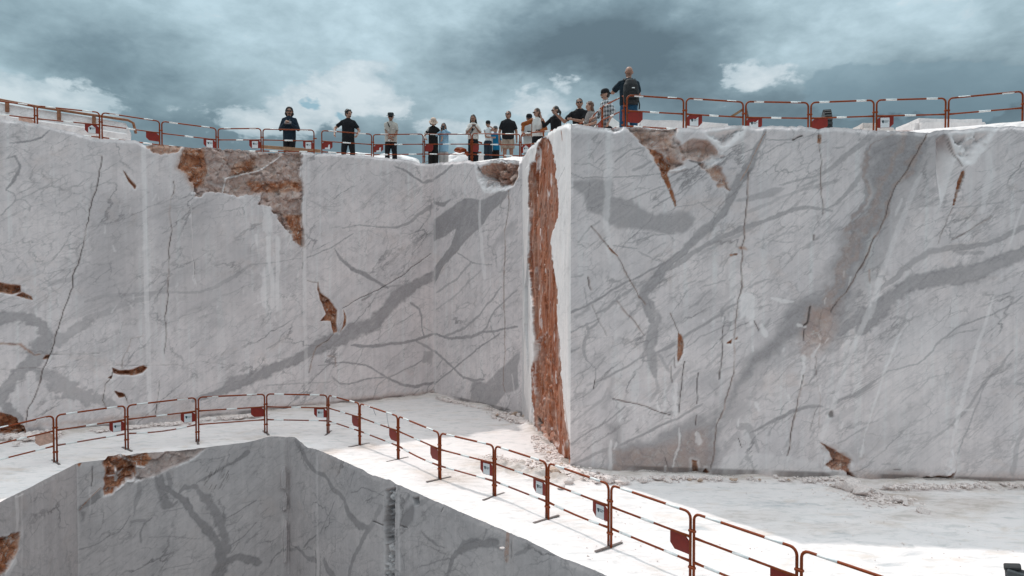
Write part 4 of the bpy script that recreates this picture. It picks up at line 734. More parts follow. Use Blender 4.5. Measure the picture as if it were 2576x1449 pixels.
# ------------------------------------------------------------------ lower terrace floor, from the pit edge to behind the walls
def terr(x): return np.interp(x, [-14, -8, -3, 0, 1.2, 2.2, 4, 8, 10, 14], [7.12, 7.22, 7.55, 7.45, 7.2, 6.95, 6.86, 6.86, 7.0, 7.1])
E = np.concatenate([fP0.rim, fP1.rim[1:], fP2.rim[1:]])
key = [((-8.36, 4.0), (-20, 3)), ((-8.93, 11.9), (-19.5, 12.0)), ((-9.25, 14.4), (-12.6, 16.8)), ((-7.4, 15.52), (-9.6, 18.55)), ((-5.5, 16.68), (-2.6, 22.75)), ((-4.44, 15.48), (.55, 19.4)), ((-2.39, 13.18), (1.5, 14.3)), ((-.05, 10.55), (7, 13.65)), ((1.2, 9.14), (10.5, 13.25)), ((6.5, 3.19), (15, 7))]
ke = np.array([k[0] for k in key]); ko = np.array([k[1] for k in key]); kl = np.r_[0, np.cumsum(np.hypot(*np.diff(ke, axis=0).T))]
el = np.r_[0, np.cumsum(np.hypot(*np.diff(E[:, :2], axis=0).T))]; el = el / el[-1] * kl[-1]
O = np.stack([np.interp(el, kl, ko[:, 0]), np.interp(el, kl, ko[:, 1])], -1)
pick = np.unique(np.r_[np.arange(0, len(E), 1)])
tt = np.r_[0, .004, .012, np.linspace(.025, 1, 190)]
P = np.zeros((len(E), len(tt), 3)); P[..., :2] = E[:, None, :2] * (1 - tt)[None, :, None] + O[:, None, :] * tt[None, :, None]
X, Y = P[..., 0], P[..., 1]
gz = .022 * fbm(X * .7, Y * .9, 4, 80) + .012 * fbm(X * 3, Y * 4, 4, 83)
def seg_d(ax, ay, bx, by): return pldist(X, Y, [(ax, ay), (bx, by)])[0]
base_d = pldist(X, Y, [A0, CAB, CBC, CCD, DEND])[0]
gz += .10 * sst(.45, .0, base_d) * np.clip(.4 + fbm(X * 1.2, Y * 1.2, 3, 85), 0, 1.2)       # debris ramp at the wall foot
def blob(px, py, rx, ry, rot=0):
    c = at_z(px, py); a = at_z(px + rx, py); b = at_z(px, py - ry); sx = abs(a[0] - c[0]); sy = abs(b[1] - c[1])
    dx, dy = X - c[0], Y - c[1]; cr, sr = math.cos(rot), math.sin(rot)
    return np.exp(-(((dx * cr + dy * sr) / sx) ** 2 + ((-dx * sr + dy * cr) / sy) ** 2))
bank = np.clip(blob(1290, 1175, 110, 16, -.4) + blob(1390, 1200, 60, 14, -.4), 0, 1)
gz += bank * (.07 + .17 * np.clip(fbm(X * 5, Y * 5, 4, 90), -.3, 1))
edge_in = sst(0, .05, tt)[None, :]
P[..., 2] = E[:, None, 2] * (1 - sst(0, .03, tt))[None, :] + gz * edge_in
G = np.zeros(P.shape[:2] + (4,))
nn = fbm(X * 1.6, Y * 1.6, 5, 95, .6)
rust = sst(.55, .05, base_d + .25 * nn) * .6
for b, st in ((bank, .75), (blob(1130, 1200, 70, 16, -.5), .55), (blob(1210, 1170, 60, 12, -.4), .4), (blob(920, 1125, 30, 7), .6), (blob(830, 1137, 30, 6), .7), (blob(655, 1102, 60, 5), .4), (blob(2250, 1255, 90, 16, .3), .8), (blob(2440, 1270, 120, 16, .3), .55), (blob(1420, 1150, 30, 40), .8), (blob(2080, 1330, 120, 14), .25), (blob(1900, 1300, 90, 16), .3), (blob(2330, 1295, 110, 14, .2), .4)):
    rust = np.maximum(rust, st * np.clip(b * 1.6 + .35 * nn * (b > .08), 0, 1))
G[..., 1] = rust
G[..., 0] = np.clip(sum(blob(*q) for q in ((1760, 1330, 60, 8), (2120, 1345, 26, 8), (2290, 1390, 22, 8), (1960, 1270, 80, 8), (2230, 1420, 40, 5))) * .9 + .0 * nn, 0, .8)
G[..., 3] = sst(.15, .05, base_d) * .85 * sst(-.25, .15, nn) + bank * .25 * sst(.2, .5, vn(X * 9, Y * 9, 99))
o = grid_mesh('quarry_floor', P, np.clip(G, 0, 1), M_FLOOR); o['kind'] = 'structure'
bm = bmesh.new(); box(bm, (-1, 9, -7.1), (26, 26, .2)); o = obj('pit_floor', bm, M_FLOOR); o['kind'] = 'structure'

# ------------------------------------------------------------------ upper terrace behind the rims
R_ = np.concatenate([fA.rim, fB.rim[1:], fC.rim[1:], fD.rim[1:]])
kk = [((A0[0], A0[1]), (-70, 40)), ((CAB[0], CAB[1]), (-14, 80)), ((CBC[0], CBC[1]), (14, 75)), ((CCD[0], CCD[1]), (30, 60)), ((DEND[0], DEND[1]), (70, 30))]
ke = np.array([k[0] for k in kk]); ko = np.array([k[1] for k in kk]); kl = np.r_[0, np.cumsum(np.hypot(*np.diff(ke, axis=0).T))]
el = np.r_[0, np.cumsum(np.hypot(*np.diff(R_[:, :2], axis=0).T))]; el = el / el[-1] * kl[-1]
st_ = 3; idx = np.unique(np.r_[np.arange(0, len(R_), 1)])
O = np.stack([np.interp(el, kl, ko[:, 0]), np.interp(el, kl, ko[:, 1])], -1)
dv = O - R_[:, :2]; dl = np.hypot(dv[:, 0], dv[:, 1])[:, None]; dv = dv / dl
rr = np.r_[0, .06, .14, .25, .4, .6, .9, 1.4, 2, 3, 4.5, 7, 12, 25, 0]
P = np.zeros((len(R_), len(rr), 3))
for j, r in enumerate(rr):
    q = R_[:, :2] + dv * (r if j < len(rr) - 1 else 1) * (1 if j < len(rr) - 1 else dl)
    tz_ = terr(q[:, 0] if r < 5 else R_[:, 0]); w = sst(.03, .45, r) if j < len(rr) - 1 else 1.0
    P[:, j, :2] = q; P[:, j, 2] = R_[:, 2] * (1 - w) + tz_ * w + (.015 * fbm(q[:, 0] * 2, q[:, 1] * 2, 3, 44) if j else 0)
o = grid_mesh('upper_terrace', P, np.zeros(P.shape[:2] + (4,)), M_FLOOR); o['kind'] = 'structure'
# ------------------------------------------------------------------ barriers
M_PAINT = plain('orange_barrier_paint', (.215, .040, .007), .55, var=.22, scale=14, dirt=((.10, .022, .010), .62))
for m_ in (M_PAINT,): m_.node_tree.nodes['Principled BSDF'].inputs['Specular IOR Level'].default_value = .22
M_PAINT2 = plain('worn_barrier_paint', (.20, .045, .020), .6, var=.35, scale=22, dirt=((.33, .27, .23), .58))
M_BANDW = plain('reflective_white', (.74, .73, .71), .4, var=.05, scale=20)
M_PLATE = plain('red_plate', (.20, .010, .003), .45, var=.18, scale=12)
M_FADED = plain('faded_plate', (.52, .32, .25), .7, var=.2, scale=16, dirt=((.22, .08, .045), .60))
M_STICK = plain('sticker_white', (.62, .63, .64), .45, var=.04, scale=8)
M_INK = plain('sticker_ink', (.025, .05, .062), .5, var=.05)
M_STEEL = plain('bare_steel', (.16, .13, .12), .55, .4, var=.3, scale=20)
M_BLACK = plain('black_rubber', (.018, .018, .019), .7, var=.3, scale=12, bump=.3)
M_RUSTY = plain('rusty_steel', (.23, .095, .045), .75, var=.35, scale=14, dirt=((.42, .30, .22), .62))
M_WOOD = plain('weathered_wood', (.30, .17, .095), .8, var=.3, scale=6)

def text_mesh(body, size):
    cu = bpy.data.curves.new('lettering', 'FONT'); cu.body = body; cu.size = size; cu.extrude = .0006; cu.resolution_u = 2; cu.space_line = .82
    o = bpy.data.objects.new('lettering', cu); COL.objects.link(o); bpy.context.view_layer.update()
    me = bpy.data.meshes.new_from_object(o.evaluated_get(bpy.context.evaluated_depsgraph_get())); bpy.data.objects.remove(o); bpy.data.curves.remove(cu)
    me.materials.clear(); me.materials.append(M_INK); return me
TXT = text_mesh('BETTOGLI\nMARMI', .030)
def logo_mesh():
    bm = bmesh.new(); prism(bm, [(-.030, .022), (.004, .030), (.026, .026), (.022, -.012), (.010, -.034), (-.012, -.020), (-.016, .002)], -.001, .001)
    me = bpy.data.meshes.new('logo'); bm.to_mesh(me); bm.free(); me.materials.append(M_INK); return me
LOGO = logo_mesh()
PW, PH = .33, .23
def barrier(p, q, H0, H1, label, group, plate='R', kind='sticker', worn=False, foot=True, ring=True, bend=0.0, z0=0, z1=0):
    """a three-rail site barrier from p to q (plan); tops H0,H1; grounds z0,z1"""
    p = np.array(p[:2]); q = np.array(q[:2]); d = q - p; L = float(np.hypot(*d)); g = .028; a = g; b = L - g
    t = thing('site_barrier', label, 'barrier', (p[0], p[1], z0), math.atan2(d[1], d[0]), group)
    rise = (z1 - z0); r = .0185
    zt = lambda x: H0 + (rise + H1 - H0) * x / L
    zb = lambda x: rise * x / L
    mp = M_PAINT; mp2 = M_PAINT2 if worn else M_PAINT
    bm = bmesh.new(); c = .085; pts = [(a, 0, zb(a))]
    for k in range(5):
        th = math.pi / 2 * k / 4; pts.append((a + c - c * math.cos(th), 0, zt(a) - c + c * math.sin(th)))
    for k in range(5):
        th = math.pi / 2 * k / 4; pts.append((b - c + c * math.sin(th), 0, zt(b) - c + c * math.cos(th)))
    pts.append((b, 0, zb(b))); tubepath(bm, pts, r, 8); obj('frame', bm, mp, t, True)
    for j, (dz, bands) in enumerate(((0, (.13, .72)), (.325, (.41,)), (.65, (.12, .70)))):
        if j:
            bm = bmesh.new(); n = 9; P_ = []; R_2 = []
            for k in range(n):
                x = a + (b - a) * k / (n - 1); P_.append((x, 0, zt(x) - dz - (bend * math.sin(math.pi * k / (n - 1)) if j == 2 else 0))); R_2.append(r * .86 * (1.35 if k in (0, n - 1) else 1))
            tubepath(bm, P_, R_2, 8); obj('rail', bm, mp2 if j == 2 else mp, t, True)
        for f0 in bands:
            if kind == 'nobands' and j == 2: continue
            bm = bmesh.new(); P_ = []
            for fr in (f0, f0 + .08, f0 + .16):
                x = a + (b - a) * fr; P_.append((x, 0, zt(x) - dz - (bend * math.sin(math.pi * fr) if j == 2 else 0)))
            tubepath(bm, P_, r * 1.06, 8); obj('white_band', bm, M_BANDW, t, True)
    if plate:
        bm = bmesh.new(); cc = .075
        x0, x1, sg = (b - PW, b - .016, 1) if plate == 'R' else (a + PW, a + .016, -1)
        zz = lambda x: zt(x) - .325 - .012
        prism(bm, [(x0, zz(x0)), (x1 - sg * .06, zz(x1)), (x1, zz(x1) - .055), (x1, zz(x1) - PH), (x0 + sg * cc, zz(x0) - PH), (x0, zz(x0) - PH + cc)], -.004, .004)
        pl = obj('plate', bm, M_FADED if kind == 'faded' else M_PLATE, t)
        if kind in ('sticker', 'house', 'torn', 'strip'):
            xa, xb = min(x0, x1) + (.075 if plate == 'R' else .06), max(x0, x1) - (.075 if plate == 'R' else .08)
            za = lambda x: zz(x) - .045; zc = lambda x: zz(x) - PH + .004
            mid = (xa + xb) / 2
            if kind == 'sticker': out = [(xa, za(xa) + .02), (xb, za(xb) + .02), (xb, zc(xb)), (xa, zc(xa))]
            elif kind == 'house': out = [(xa, za(xa) - .04), (mid, za(mid) + .03), (xb, za(xb) - .04), (xb, zc(xb)), (xa, zc(xa))]
            elif kind == 'torn': out = [(xa, za(xa) - .055), (mid, za(mid) - .03), (mid + .02, za(mid) - .05), (xb, za(xb) + .01), (xb, zc(xb)), (xa, zc(xa))]
            else: out = [(xa + .02, zc(xa)), (xb, zc(xb)), (xb, za(xb) - .03), (xb - .05, za(xb) - .05), (xb - .06, zc(xb) + .05), (xa + .02, zc(xa) + .045)]
            bm = bmesh.new(); prism(bm, out, -.0065, -.0045); obj('sticker', bm, M_STICK, pl)
            if kind != 'strip':
                s = rise / L if L else 0
                lo = bpy.data.objects.new('logo', LOGO); COL.objects.link(lo); lo.parent = pl; lo.location = (xa + .045, -.0075, za(mid) - .062)
                le = bpy.data.objects.new('lettering', TXT); COL.objects.link(le); le.parent = pl; le.location = (xa + .078, -.0075, za(mid) - .058); le.rotation_euler = (math.pi / 2, 0, 0)
                le.scale = (.62, .95, 1)
    if foot:
        bm = bmesh.new(); box(bm, (L, -.02, zb(L) + .008), (.05, .56, .012)); box(bm, (b, 0, zb(b) + .05), (.03, .03, .08)); bmesh.ops.bevel(bm, geom=list(bm.edges), offset=.003, segments=1, affect='EDGES'); obj('foot', bm, M_STEEL, t)
    if ring:
        for h in (.74, .22):
            bm = bmesh.new(); box(bm, (L, 0, zb(L) + h * H1), (.105, .05, .035)); bmesh.ops.bevel(bm, geom=list(bm.edges), offset=.008, segments=1, affect='EDGES'); obj('coupling_ring', bm, mp, t)
    return t

# lower row, standing on the floor along the pit edge
lowfeet = [(-30, 1193), (140, 1163), (319, 1130), (497, 1111), (669, 1089), (826, 1090), (905, 1120), (1002, 1156), (1106, 1206), (1244, 1249), (1377, 1306), (1534, 1376)]
lowtop = [1083, 1045, 1020, 1000, 991, 994, 1015, 1047, 1089, 1121, 1164, 1219]
LP = [at_z(x, y) for x, y in lowfeet]; LH = [float((at_Y(x, ty, P_[1])[2])) for (x, y), ty, P_ in zip(lowfeet, lowtop, LP)]
step = (LP[-1] - LP[-3]) / 2
for k in (1, 2, 3): LP.append(LP[11] + step * k * 1.03); LH.append(.93)
LOWL = [('faded pink plate barrier at the left frame edge of the lower terrace', 'faded', 0), ('lower barrier with white sticker, directly right of the faded pink plate', 'sticker', 1), ('lower barrier with sagging bottom rail and a stickered plate', 'sticker', 1),
        ('lower barrier with plain red plate and bandless bottom rail', 'nobands', 0), ('lower barrier with white sticker ending at the bend of the row', 'sticker', 1), ('short-looking lower barrier just past the bend, plain red plate', 'plain', 0),
        ('lower barrier with cut grey cable ties hanging from its top rail', 'plain', 0), ('lower barrier with plain plate, in front of the sunlit floor wedge', 'plain', 0), ('lower barrier with stickered plate before the long rubble streak', 'sticker', 1),
        ('lower barrier with pale washed-out sticker plate beside the rubble streak', 'sticker', 1), ('lower barrier with sticker in front of the right wall corner', 'sticker', 0), ('large near barrier with plain red plate, second last at bottom right', 'plain', 0),
        ('nearest full barrier with large plain red plate at bottom right', 'plain', 0), ('cut-off barrier running out of the bottom frame edge', 'plain', 0)]
for i in range(14):
    lab, kd, wn = LOWL[i]
    barrier(LP[i], LP[i + 1], LH[i], LH[i + 1], lab, 'barriers along the edge of the pit', 'R', kd, bool(wn), bend=(.0, .0, .05, 0, 0, 0, 0, .03, 0, 0, .02, 0, 0, 0)[i])

# upper rows, standing on the terrace behind the rim
def off(A, B, r):
    d = (B - A) / np.hypot(*(B - A)); n = np.array([-d[1], d[0]]); return A + n * r, B + n * r
A1, A2 = off(A0, CAB, .55); B1, B2 = off(CAB, CBC, .75); D1, D2 = off(CCD, DEND, .80)
def post(px, py, ln): return on_line(px, py, *ln)
def line_post(px, py, h): # on the slanting row above the flank
    return on_line(px, py, np.array([2.58, 15.0]), np.array([1.95, 18.8]))
UL = [post(x, y, (A1, A2)) for x, y in ((-68, 246), (90, 266), (253, 283), (404, 305), (546, 323), (659, 324), (792, 328))]
UM = [post(x, y, (A1, A2)) for x, y in ((807, 328), (937, 338), (1066, 338))] + [post(x, y, (B1, B2)) for x, y in ((1187, 337), (1309, 337))] + [np.array([1.25, 19.75, 8.14])]
US = [np.array([1.62, 19.3, 8.10]), line_post(1483, 301, 0), line_post(1515, 269, 0), line_post(1571, 239, 0)]
UR = [post(x, y, (D1, D2)) for x, y in ((1574, 240), (1723, 248), (1873, 256), (2037, 258), (2202, 252), (2383, 247), (2577, 230), (2770, 214))]
GU = 'barriers along the upper rim'
HB = .95
def run(pts, labs, plates, kinds, foots=None):
    for i in range(len(pts) - 1):
        a, b = pts[i], pts[i + 1]
        za, zb_ = a[2] - HB, b[2] - HB
        barrier(a, b, HB, HB, labs[i], GU, plates[i], kinds[i], False, z0=za, z1=zb_)
run(UL, ['upper barrier with scraped whitish plate at the top left edge', 'upper barrier with house-shaped white sticker at far left', 'upper barrier with plain red plate sloping down behind the left wall top',
         'upper barrier with white sticker left of the brown broken patch', 'narrow upper barrier with white sticker above the brown broken patch', 'upper barrier in front of the man holding a drone controller'],
    'RRRRRR', ['faded', 'house', 'plain', 'sticker', 'sticker', 'sticker'])
run(UM, ['upper barrier the curly-haired man in black leans on', 'upper barrier in front of the man in grey cap and beige shirt', 'upper barrier in front of the woman in bucket hat', 'upper barrier in front of the man in tan shorts', 'upper barrier running behind the brown seam, by the orange jacket'],
    'LLLLL', ['strip', 'strip', 'plain', 'plain', 'house'])
run(US, ['barrier low behind the flank top, by the man in black polo', 'slanting barrier below the woman with long wavy hair', 'slanting barrier between the plaid shirt man and the backpack man'], 'RRR', ['plain', 'plain', 'plain'])
run(UR, ['upper right barrier with plain red plate beside the man with backpack', 'upper right barrier with torn sticker, before the end of the long pale slab', 'upper right barrier with torn sticker where a dark brace leans', 'upper right barrier with red plate beside the upright tyre', 'upper right barrier with small sticker over the pink block', 'rightmost upper barrier without plate in front of the white block', 'upper barrier cut by the right frame edge'],
    ['L', 'L', 'L', 'L', 'L', None, None], ['plain', 'torn', 'torn', 'plain', 'sticker', 'plain', 'plain'])
print('UPPER z', [round(float(p[2] - HB - terr(p[0])), 2) for p in UL + UM + US + UR], 'LH', [round(h, 2) for h in LH])
# cut cable ties on one lower barrier
for fx, label in ((.38, 'short grey cable tie end hanging from a barrier top rail'), (.72, 'longer grey cable tie end hanging near the barrier corner')):
    p = LP[6] * (1 - fx) + LP[7] * fx; z = LH[6] * (1 - fx) + LH[7] * fx; bm = bmesh.new(); l = .16 if fx < .5 else .34
    tubepath(bm, [(p[0], p[1] - .02, z + .02), (p[0] + .02, p[1] - .04, z - l * .4), (p[0] + .06, p[1] - .04, z - l)], .007, 5)
    tag(obj('cable_tie', bm, plain('grey_plastic', (.35, .36, .38)), None, True), label, 'cable tie', 'cable ties on the barriers')

# ------------------------------------------------------------------ blocks and things on the upper terrace
def rock_block(name, label, cat, corners, z0, z1, m, group=None, cham=.08, seed=1, sub_=5):
    """a sawn block over a plan quadrilateral with chamfered, slightly uneven faces"""
    bm = bmesh.new(); a = [bm.verts.new((x, y, z0)) for x, y in corners]
    tops = z1 if isinstance(z1, (list, tuple)) else [z1] * len(corners)
    cx = sum(c[0] for c in corners) / len(corners); cy = sum(c[1] for c in corners) / len(corners)
    b = [bm.verts.new((x + (cx - x) * .02, y + (cy - y) * .02, t)) for (x, y), t in zip(corners, tops)]; n = len(a)
    bm.faces.new(a[::-1]); bm.faces.new(b)
    for i in range(n): bm.faces.new((a[i], a[(i + 1) % n], b[(i + 1) % n], b[i]))
    bmesh.ops.bevel(bm, geom=list(bm.edges), offset=cham, segments=2, affect='EDGES'); bmesh.ops.triangulate(bm, faces=[f_ for f_ in bm.faces if len(f_.verts) > 4])
    bmesh.ops.subdivide_edges(bm, edges=list(bm.edges), cuts=sub_, use_grid_fill=True)
    for v in bm.verts:
        v.co += Vector([.03 * float(fbm(np.array([v.co.x * 3 + k]), np.array([v.co.z * 3 + v.co.y]), 3, seed + k)[0]) for k in range(3)])
    o = obj(name, bm, m); return tag(o, label, cat, group)
def X_(px, Y): return (px - 1288) / FPX * Y
def Zt(py, Y): return float(at_Y(1288, py, Y)[2])
M_PINK = marble('pink_block_marble', (.66, .55, .49), (.62, .58, .56), (.36, .27, .24), .9)
Yb = 16.8
rock_block('marble_slab', 'long low pale marble slab behind the barriers right of the backpack man', 'marble block', [(X_(1606, Yb), Yb), (X_(1834, Yb), Yb - .1), (X_(1840, Yb) + .1, Yb + 1.3), (X_(1606, Yb), Yb + 1.5)], 6.8, [Zt(298, Yb), Zt(311, Yb), Zt(311, Yb), Zt(298, Yb)], M_BLOCK, 'marble blocks on the upper terrace', .04, 2)
rock_block('marble_block', 'small pinkish marble block behind the upper right barriers', 'marble block', [(X_(2157, Yb), Yb), (X_(2258, Yb), Yb), (X_(2250, Yb), Yb + .9), (X_(2165, Yb), Yb + .9)], 6.8, Zt(306, Yb), M_PINK, 'marble blocks on the upper terrace', .14, 5)
rock_block('marble_block', 'large white marble block with cut corner at the upper right', 'marble block', [(X_(2298, Yb), Yb), (X_(2482, Yb), Yb), (X_(2482, Yb), Yb + 1.3), (X_(2304, Yb), Yb + 1.3)], 6.8, Zt(297, Yb), M_BLOCK, 'marble blocks on the upper terrace', .10, 8)
# tyre standing on edge
def tyre(name, label, loc, R, W, rot):
    t = thing(name, label, 'tyre', loc, rot); bm = bmesh.new(); n = 40; prof = [(-.5, .62), (-.5, .86), (-.38, .97), (-.2, 1), (.2, 1), (.38, .97), (.5, .86), (.5, .62), (.3, .58), (-.3, .58)]
    ringv = [[bm.verts.new((R * rr_ * math.cos(2 * math.pi * i / n), W * w_, R * rr_ * math.sin(2 * math.pi * i / n))) for w_, rr_ in prof] for i in range(n)]
    for i in range(n):
        for k in range(len(prof)): bm.faces.new((ringv[i][k], ringv[i][(k + 1) % 10], ringv[(i + 1) % n][(k + 1) % 10], ringv[(i + 1) % n][k]))
    bmesh.ops.recalc_face_normals(bm, faces=bm.faces); obj('casing', bm, M_BLACK, t, False)
    bm = bmesh.new()
    for i in range(30):
        M = Matrix.Rotation(2 * math.pi * i / 30, 4, 'Y') @ Matrix.Translation((R * 1.0, 0, 0)); box(bm, (0, 0, 0), (.05, W * .9, .045), M)
    o = obj('tread', bm, M_BLACK, t); o['kind'] = 'stuff'
tyre('tractor_tyre', 'black ribbed tyre standing on edge behind an upper right barrier', (X_(2074, 16.2), 16.2, terr(X_(2074, 16.2)) + .50), .50, .17, math.radians(72))
# brace pole and stub at the third right post
bm = bmesh.new(); pz = UR[2]; tubepath(bm, [(pz[0] + .05, pz[1] + .05, pz[2] - .12), (pz[0] + .34, pz[1] + .25, pz[2] - .97)], .022, 8); tag(obj('brace_pole', bm, M_STEEL, None, True), 'dark steel brace pole leaning behind an upper right barrier joint', 'pole')
bm = bmesh.new(); box(bm, (0, 0, 0), (.30, .03, .05), Matrix.Translation((pz[0] - .13, pz[1] + .05, pz[2] - .22)) @ Matrix.Rotation(math.radians(-32), 4, 'Y')); tag(obj('wooden_batten', bm, M_WOOD), 'short brown wooden batten sticking out left of a barrier joint', 'batten')
# timber on the ground behind the drone pilot's barrier
pb = on_line(715, 374, A1 + np.array([-.2, .35]), A2 + np.array([-.2, .35])); d_ = uA
bm = bmesh.new(); box(bm, (0, 0, 0), (2.0, .10, .09), Matrix.Translation((pb[0] + .1, pb[1], pb[2])) @ Matrix.Rotation(math.atan2(d_[1], d_[0]), 4, 'Z') @ Matrix.Rotation(math.radians(-.8), 4, 'Y')); bmesh.ops.bevel(bm, geom=list(bm.edges), offset=.01, segments=1, affect='EDGES')
tag(obj('timber_beam', bm, M_WOOD), 'brown timber beam lying behind the barrier at the drone pilot feet', 'timber')
# parapet and rusty pipe at far left
Aw1, Aw2 = off(A0, CAB, 1.5)
rail = [on_line(x, y, Aw1, Aw2) for x, y in ((-60, 243), (0, 253), (93, 270), (204, 287), (322, 304))]; dn = on_line(342, 336, Aw1, Aw2)
n_ = np.array([-uA[1], uA[0], 0])
bm = bmesh.new(); sc_ = []
tops = [(-80, 249), (0, 258), (93, 274), (204, 290), (318, 309), (330, 338)]
for x, y in tops:
    p = on_line(x, y, Aw1, Aw2); sc_.append([bm.verts.new(Vector((p[0], p[1], p[2]) + n_ * dd) if False else Vector((p[0] + n_[0] * dd, p[1] + n_[1] * dd, zz_))) for dd, zz_ in ((.06, p[2]), (-.02, p[2] - .30), (-.22, p[2] - .36), (-.26, 6.9), (.9, 6.9), (.7, p[2]))])
for i in range(len(sc_) - 1):
    for k in range(6): bm.faces.new((sc_[i][k], sc_[i][(k + 1) % 6], sc_[i + 1][(k + 1) % 6], sc_[i + 1][k]))
bm.faces.new(sc_[0][::-1]); bm.faces.new(sc_[-1]); bmesh.ops.recalc_face_normals(bm, faces=bm.faces)
bmesh.ops.subdivide_edges(bm, edges=list(bm.edges), cuts=5, use_grid_fill=True)
for v in bm.verts:
    h = fbm(np.array([v.co.x * 4]), np.array([v.co.z * 4]), 4, 61)[0]; v.co.y += .05 * h; v.co.z += .02 * h
tag(obj('stone_parapet', bm, M_BLOCK), 'pale stepped stone parapet behind the barriers at far left', 'wall')
t = thing('pipe_rail', 'rusty pipe handrail with bent end over the far left parapet', 'handrail', rail[1])
o0 = Vector(rail[1]); P_ = [Vector(p) - o0 + Vector((0, 0, .02)) for p in rail]; P_.append(P_[-1] + Vector((.12, .05, -.07))); P_.append(Vector(dn) - o0)
bm = bmesh.new(); tubepath(bm, P_, .036, 8); obj('pipe', bm, M_RUSTY, t, True)
for x, y in ((238, 292), (150, 279), (20, 258)):
    p = Vector(on_line(x, y, Aw1, Aw2)) - o0; bm = bmesh.new(); box(bm, p + Vector((-.0, -.03, -.12)), (.07, .06, .26)); obj('bracket', bm, M_RUSTY, t)
# small things behind the group on the back terrace
Yo = 24.0
t = thing('jack_stand', 'small orange jack stand on the ground behind the woman in white blouse', 'jack stand', (X_(1201, Yo), Yo, terr(-1) + .02))
zb0 = Zt(386, Yo) - terr(-1); bm = bmesh.new(); tubepath(bm, [(0, 0, zb0 - .1), (0, 0, zb0 + .40)], .035, 8); obj('post', bm, M_PAINT, t); bm = bmesh.new(); box(bm, (0, 0, zb0), (.30, .25, .05)); bmesh.ops.bevel(bm, geom=list(bm.edges), offset=.012, segments=1, affect='EDGES'); obj('base_plate', bm, M_PAINT, t); bm = bmesh.new(); tubepath(bm, [(-.14, 0, zb0 + .36), (0, 0, zb0 + .40), (.17, 0, zb0 + .34)], .03, 8); obj('saddle', bm, M_PAINT, t)
rock_block('marble_block', 'rough white block under the orange jack stand at the back', 'marble block', [(X_(1180, Yo), Yo - .3), (X_(1222, Yo), Yo - .3), (X_(1222, Yo), Yo + .5), (X_(1180, Yo), Yo + .5)], 7.2, Zt(389, Yo), M_BLOCK, 'marble blocks on the upper terrace', .04, 12, 3)
for (px, py, label) in ((1160, 378, 'crumpled orange netting scrap left of the jack stand'), (1176, 386, 'second orange netting scrap nearest the white blouse woman')):
    bm = bmesh.new(); bmesh.ops.create_icosphere(bm, subdivisions=2, radius=.12)
    for v in bm.verts: v.co = Vector((v.co.x * 1.6, v.co.y, v.co.z * .6)) * (1 + .9 * float(facets(np.array([v.co.x * 9]), np.array([v.co.z * 9 + v.co.y * 6]), 1, px)[0]))
    o = obj('netting_scrap', bm, M_PAINT); o.location = (X_(px, Yo - .6), Yo - .6, Zt(py, Yo - .6)); tag(o, label, 'netting', 'orange netting scraps on the back terrace')
# heap of white dust on the terrace behind the back wall
def heap(name, label, px, py, Y, rx, rz, seed):
    bm = bmesh.new(); bmesh.ops.create_icosphere(bm, subdivisions=4, radius=1); 
    for v in bm.verts:
        h = 1 + .22 * float(fbm(np.array([v.co.x * 2 + seed]), np.array([v.co.y * 2 + v.co.z]), 4, seed)[0]); v.co = Vector((v.co.x * rx * h, v.co.y * rx * .6 * h, max(v.co.z, -.1) * rz * h))
    o = obj(name, bm, M_BLOCK, None, True); o.location = (X_(px, Y), Y, Zt(py, Y) - rz); tag(o, label, 'stone heap', 'white stone heaps on the upper terrace')
heap('stone_heap', 'low white stone heap behind the curly-haired man', 900, 388, 25, 1.6, .35, 3); heap('stone_heap', 'low white stone heap behind the man in beige shirt', 985, 388, 25.5, 1.2, .38, 6); heap('stone_heap', 'grey-white boulder heap behind the woman in denim shirt', 1168, 384, 27, .9, .5, 9)
# bucket lip at lower right
def bucket():
    Y = 8.0; x = X_(2541, Y); t = thing('loader_bucket', 'black steel loader bucket cut off by the lower right corner', 'loader bucket', (x, Y, 0), -math.atan2(x, Y) * .95); zt_ = Zt(1414, Y)
    zt_ -= .05; bm = bmesh.new(); outl = [(.0, zt_ - .02), (.02, zt_ - .30), (.14, .05), (.30, .0), (1.5, .0), (1.5, zt_ - .22)]
    prism(bm, outl, -.02, .14); bmesh.ops.bevel(bm, geom=list(bm.edges), offset=.015, segments=1, affect='EDGES'); obj('shell', bm, M_BLACK, t)
    bm = bmesh.new(); box(bm, (0, 0, 0), (1.52, .05, .085), Matrix.Translation((.77, -.045, zt_ - .155)) @ Matrix.Rotation(math.radians(8), 4, 'Y')); bmesh.ops.bevel(bm, geom=list(bm.edges), offset=.012, segments=1, affect='EDGES'); obj('lip', bm, plain('worn_black_steel', (.05, .056, .06), .5, .3), t)
    bm = bmesh.new(); box(bm, (0, 0, 0), (.17, .14, .05), Matrix.Translation((.075, .04, zt_ - .005)) @ Matrix.Rotation(math.radians(-12), 4, 'Y')); bmesh.ops.bevel(bm, geom=list(bm.edges), offset=.012, segments=1, affect='EDGES'); obj('corner_lug', bm, M_BLACK, t)
    for k in range(4):
        bm = bmesh.new(); tubepath(bm, [(.2 + .3 * k, -.075, zt_ - .08 - .042 * k), (.2 + .3 * k, -.06, zt_ - .08 - .042 * k)], .018, 6); obj('bolt', bm, M_STEEL, t)
bucket()

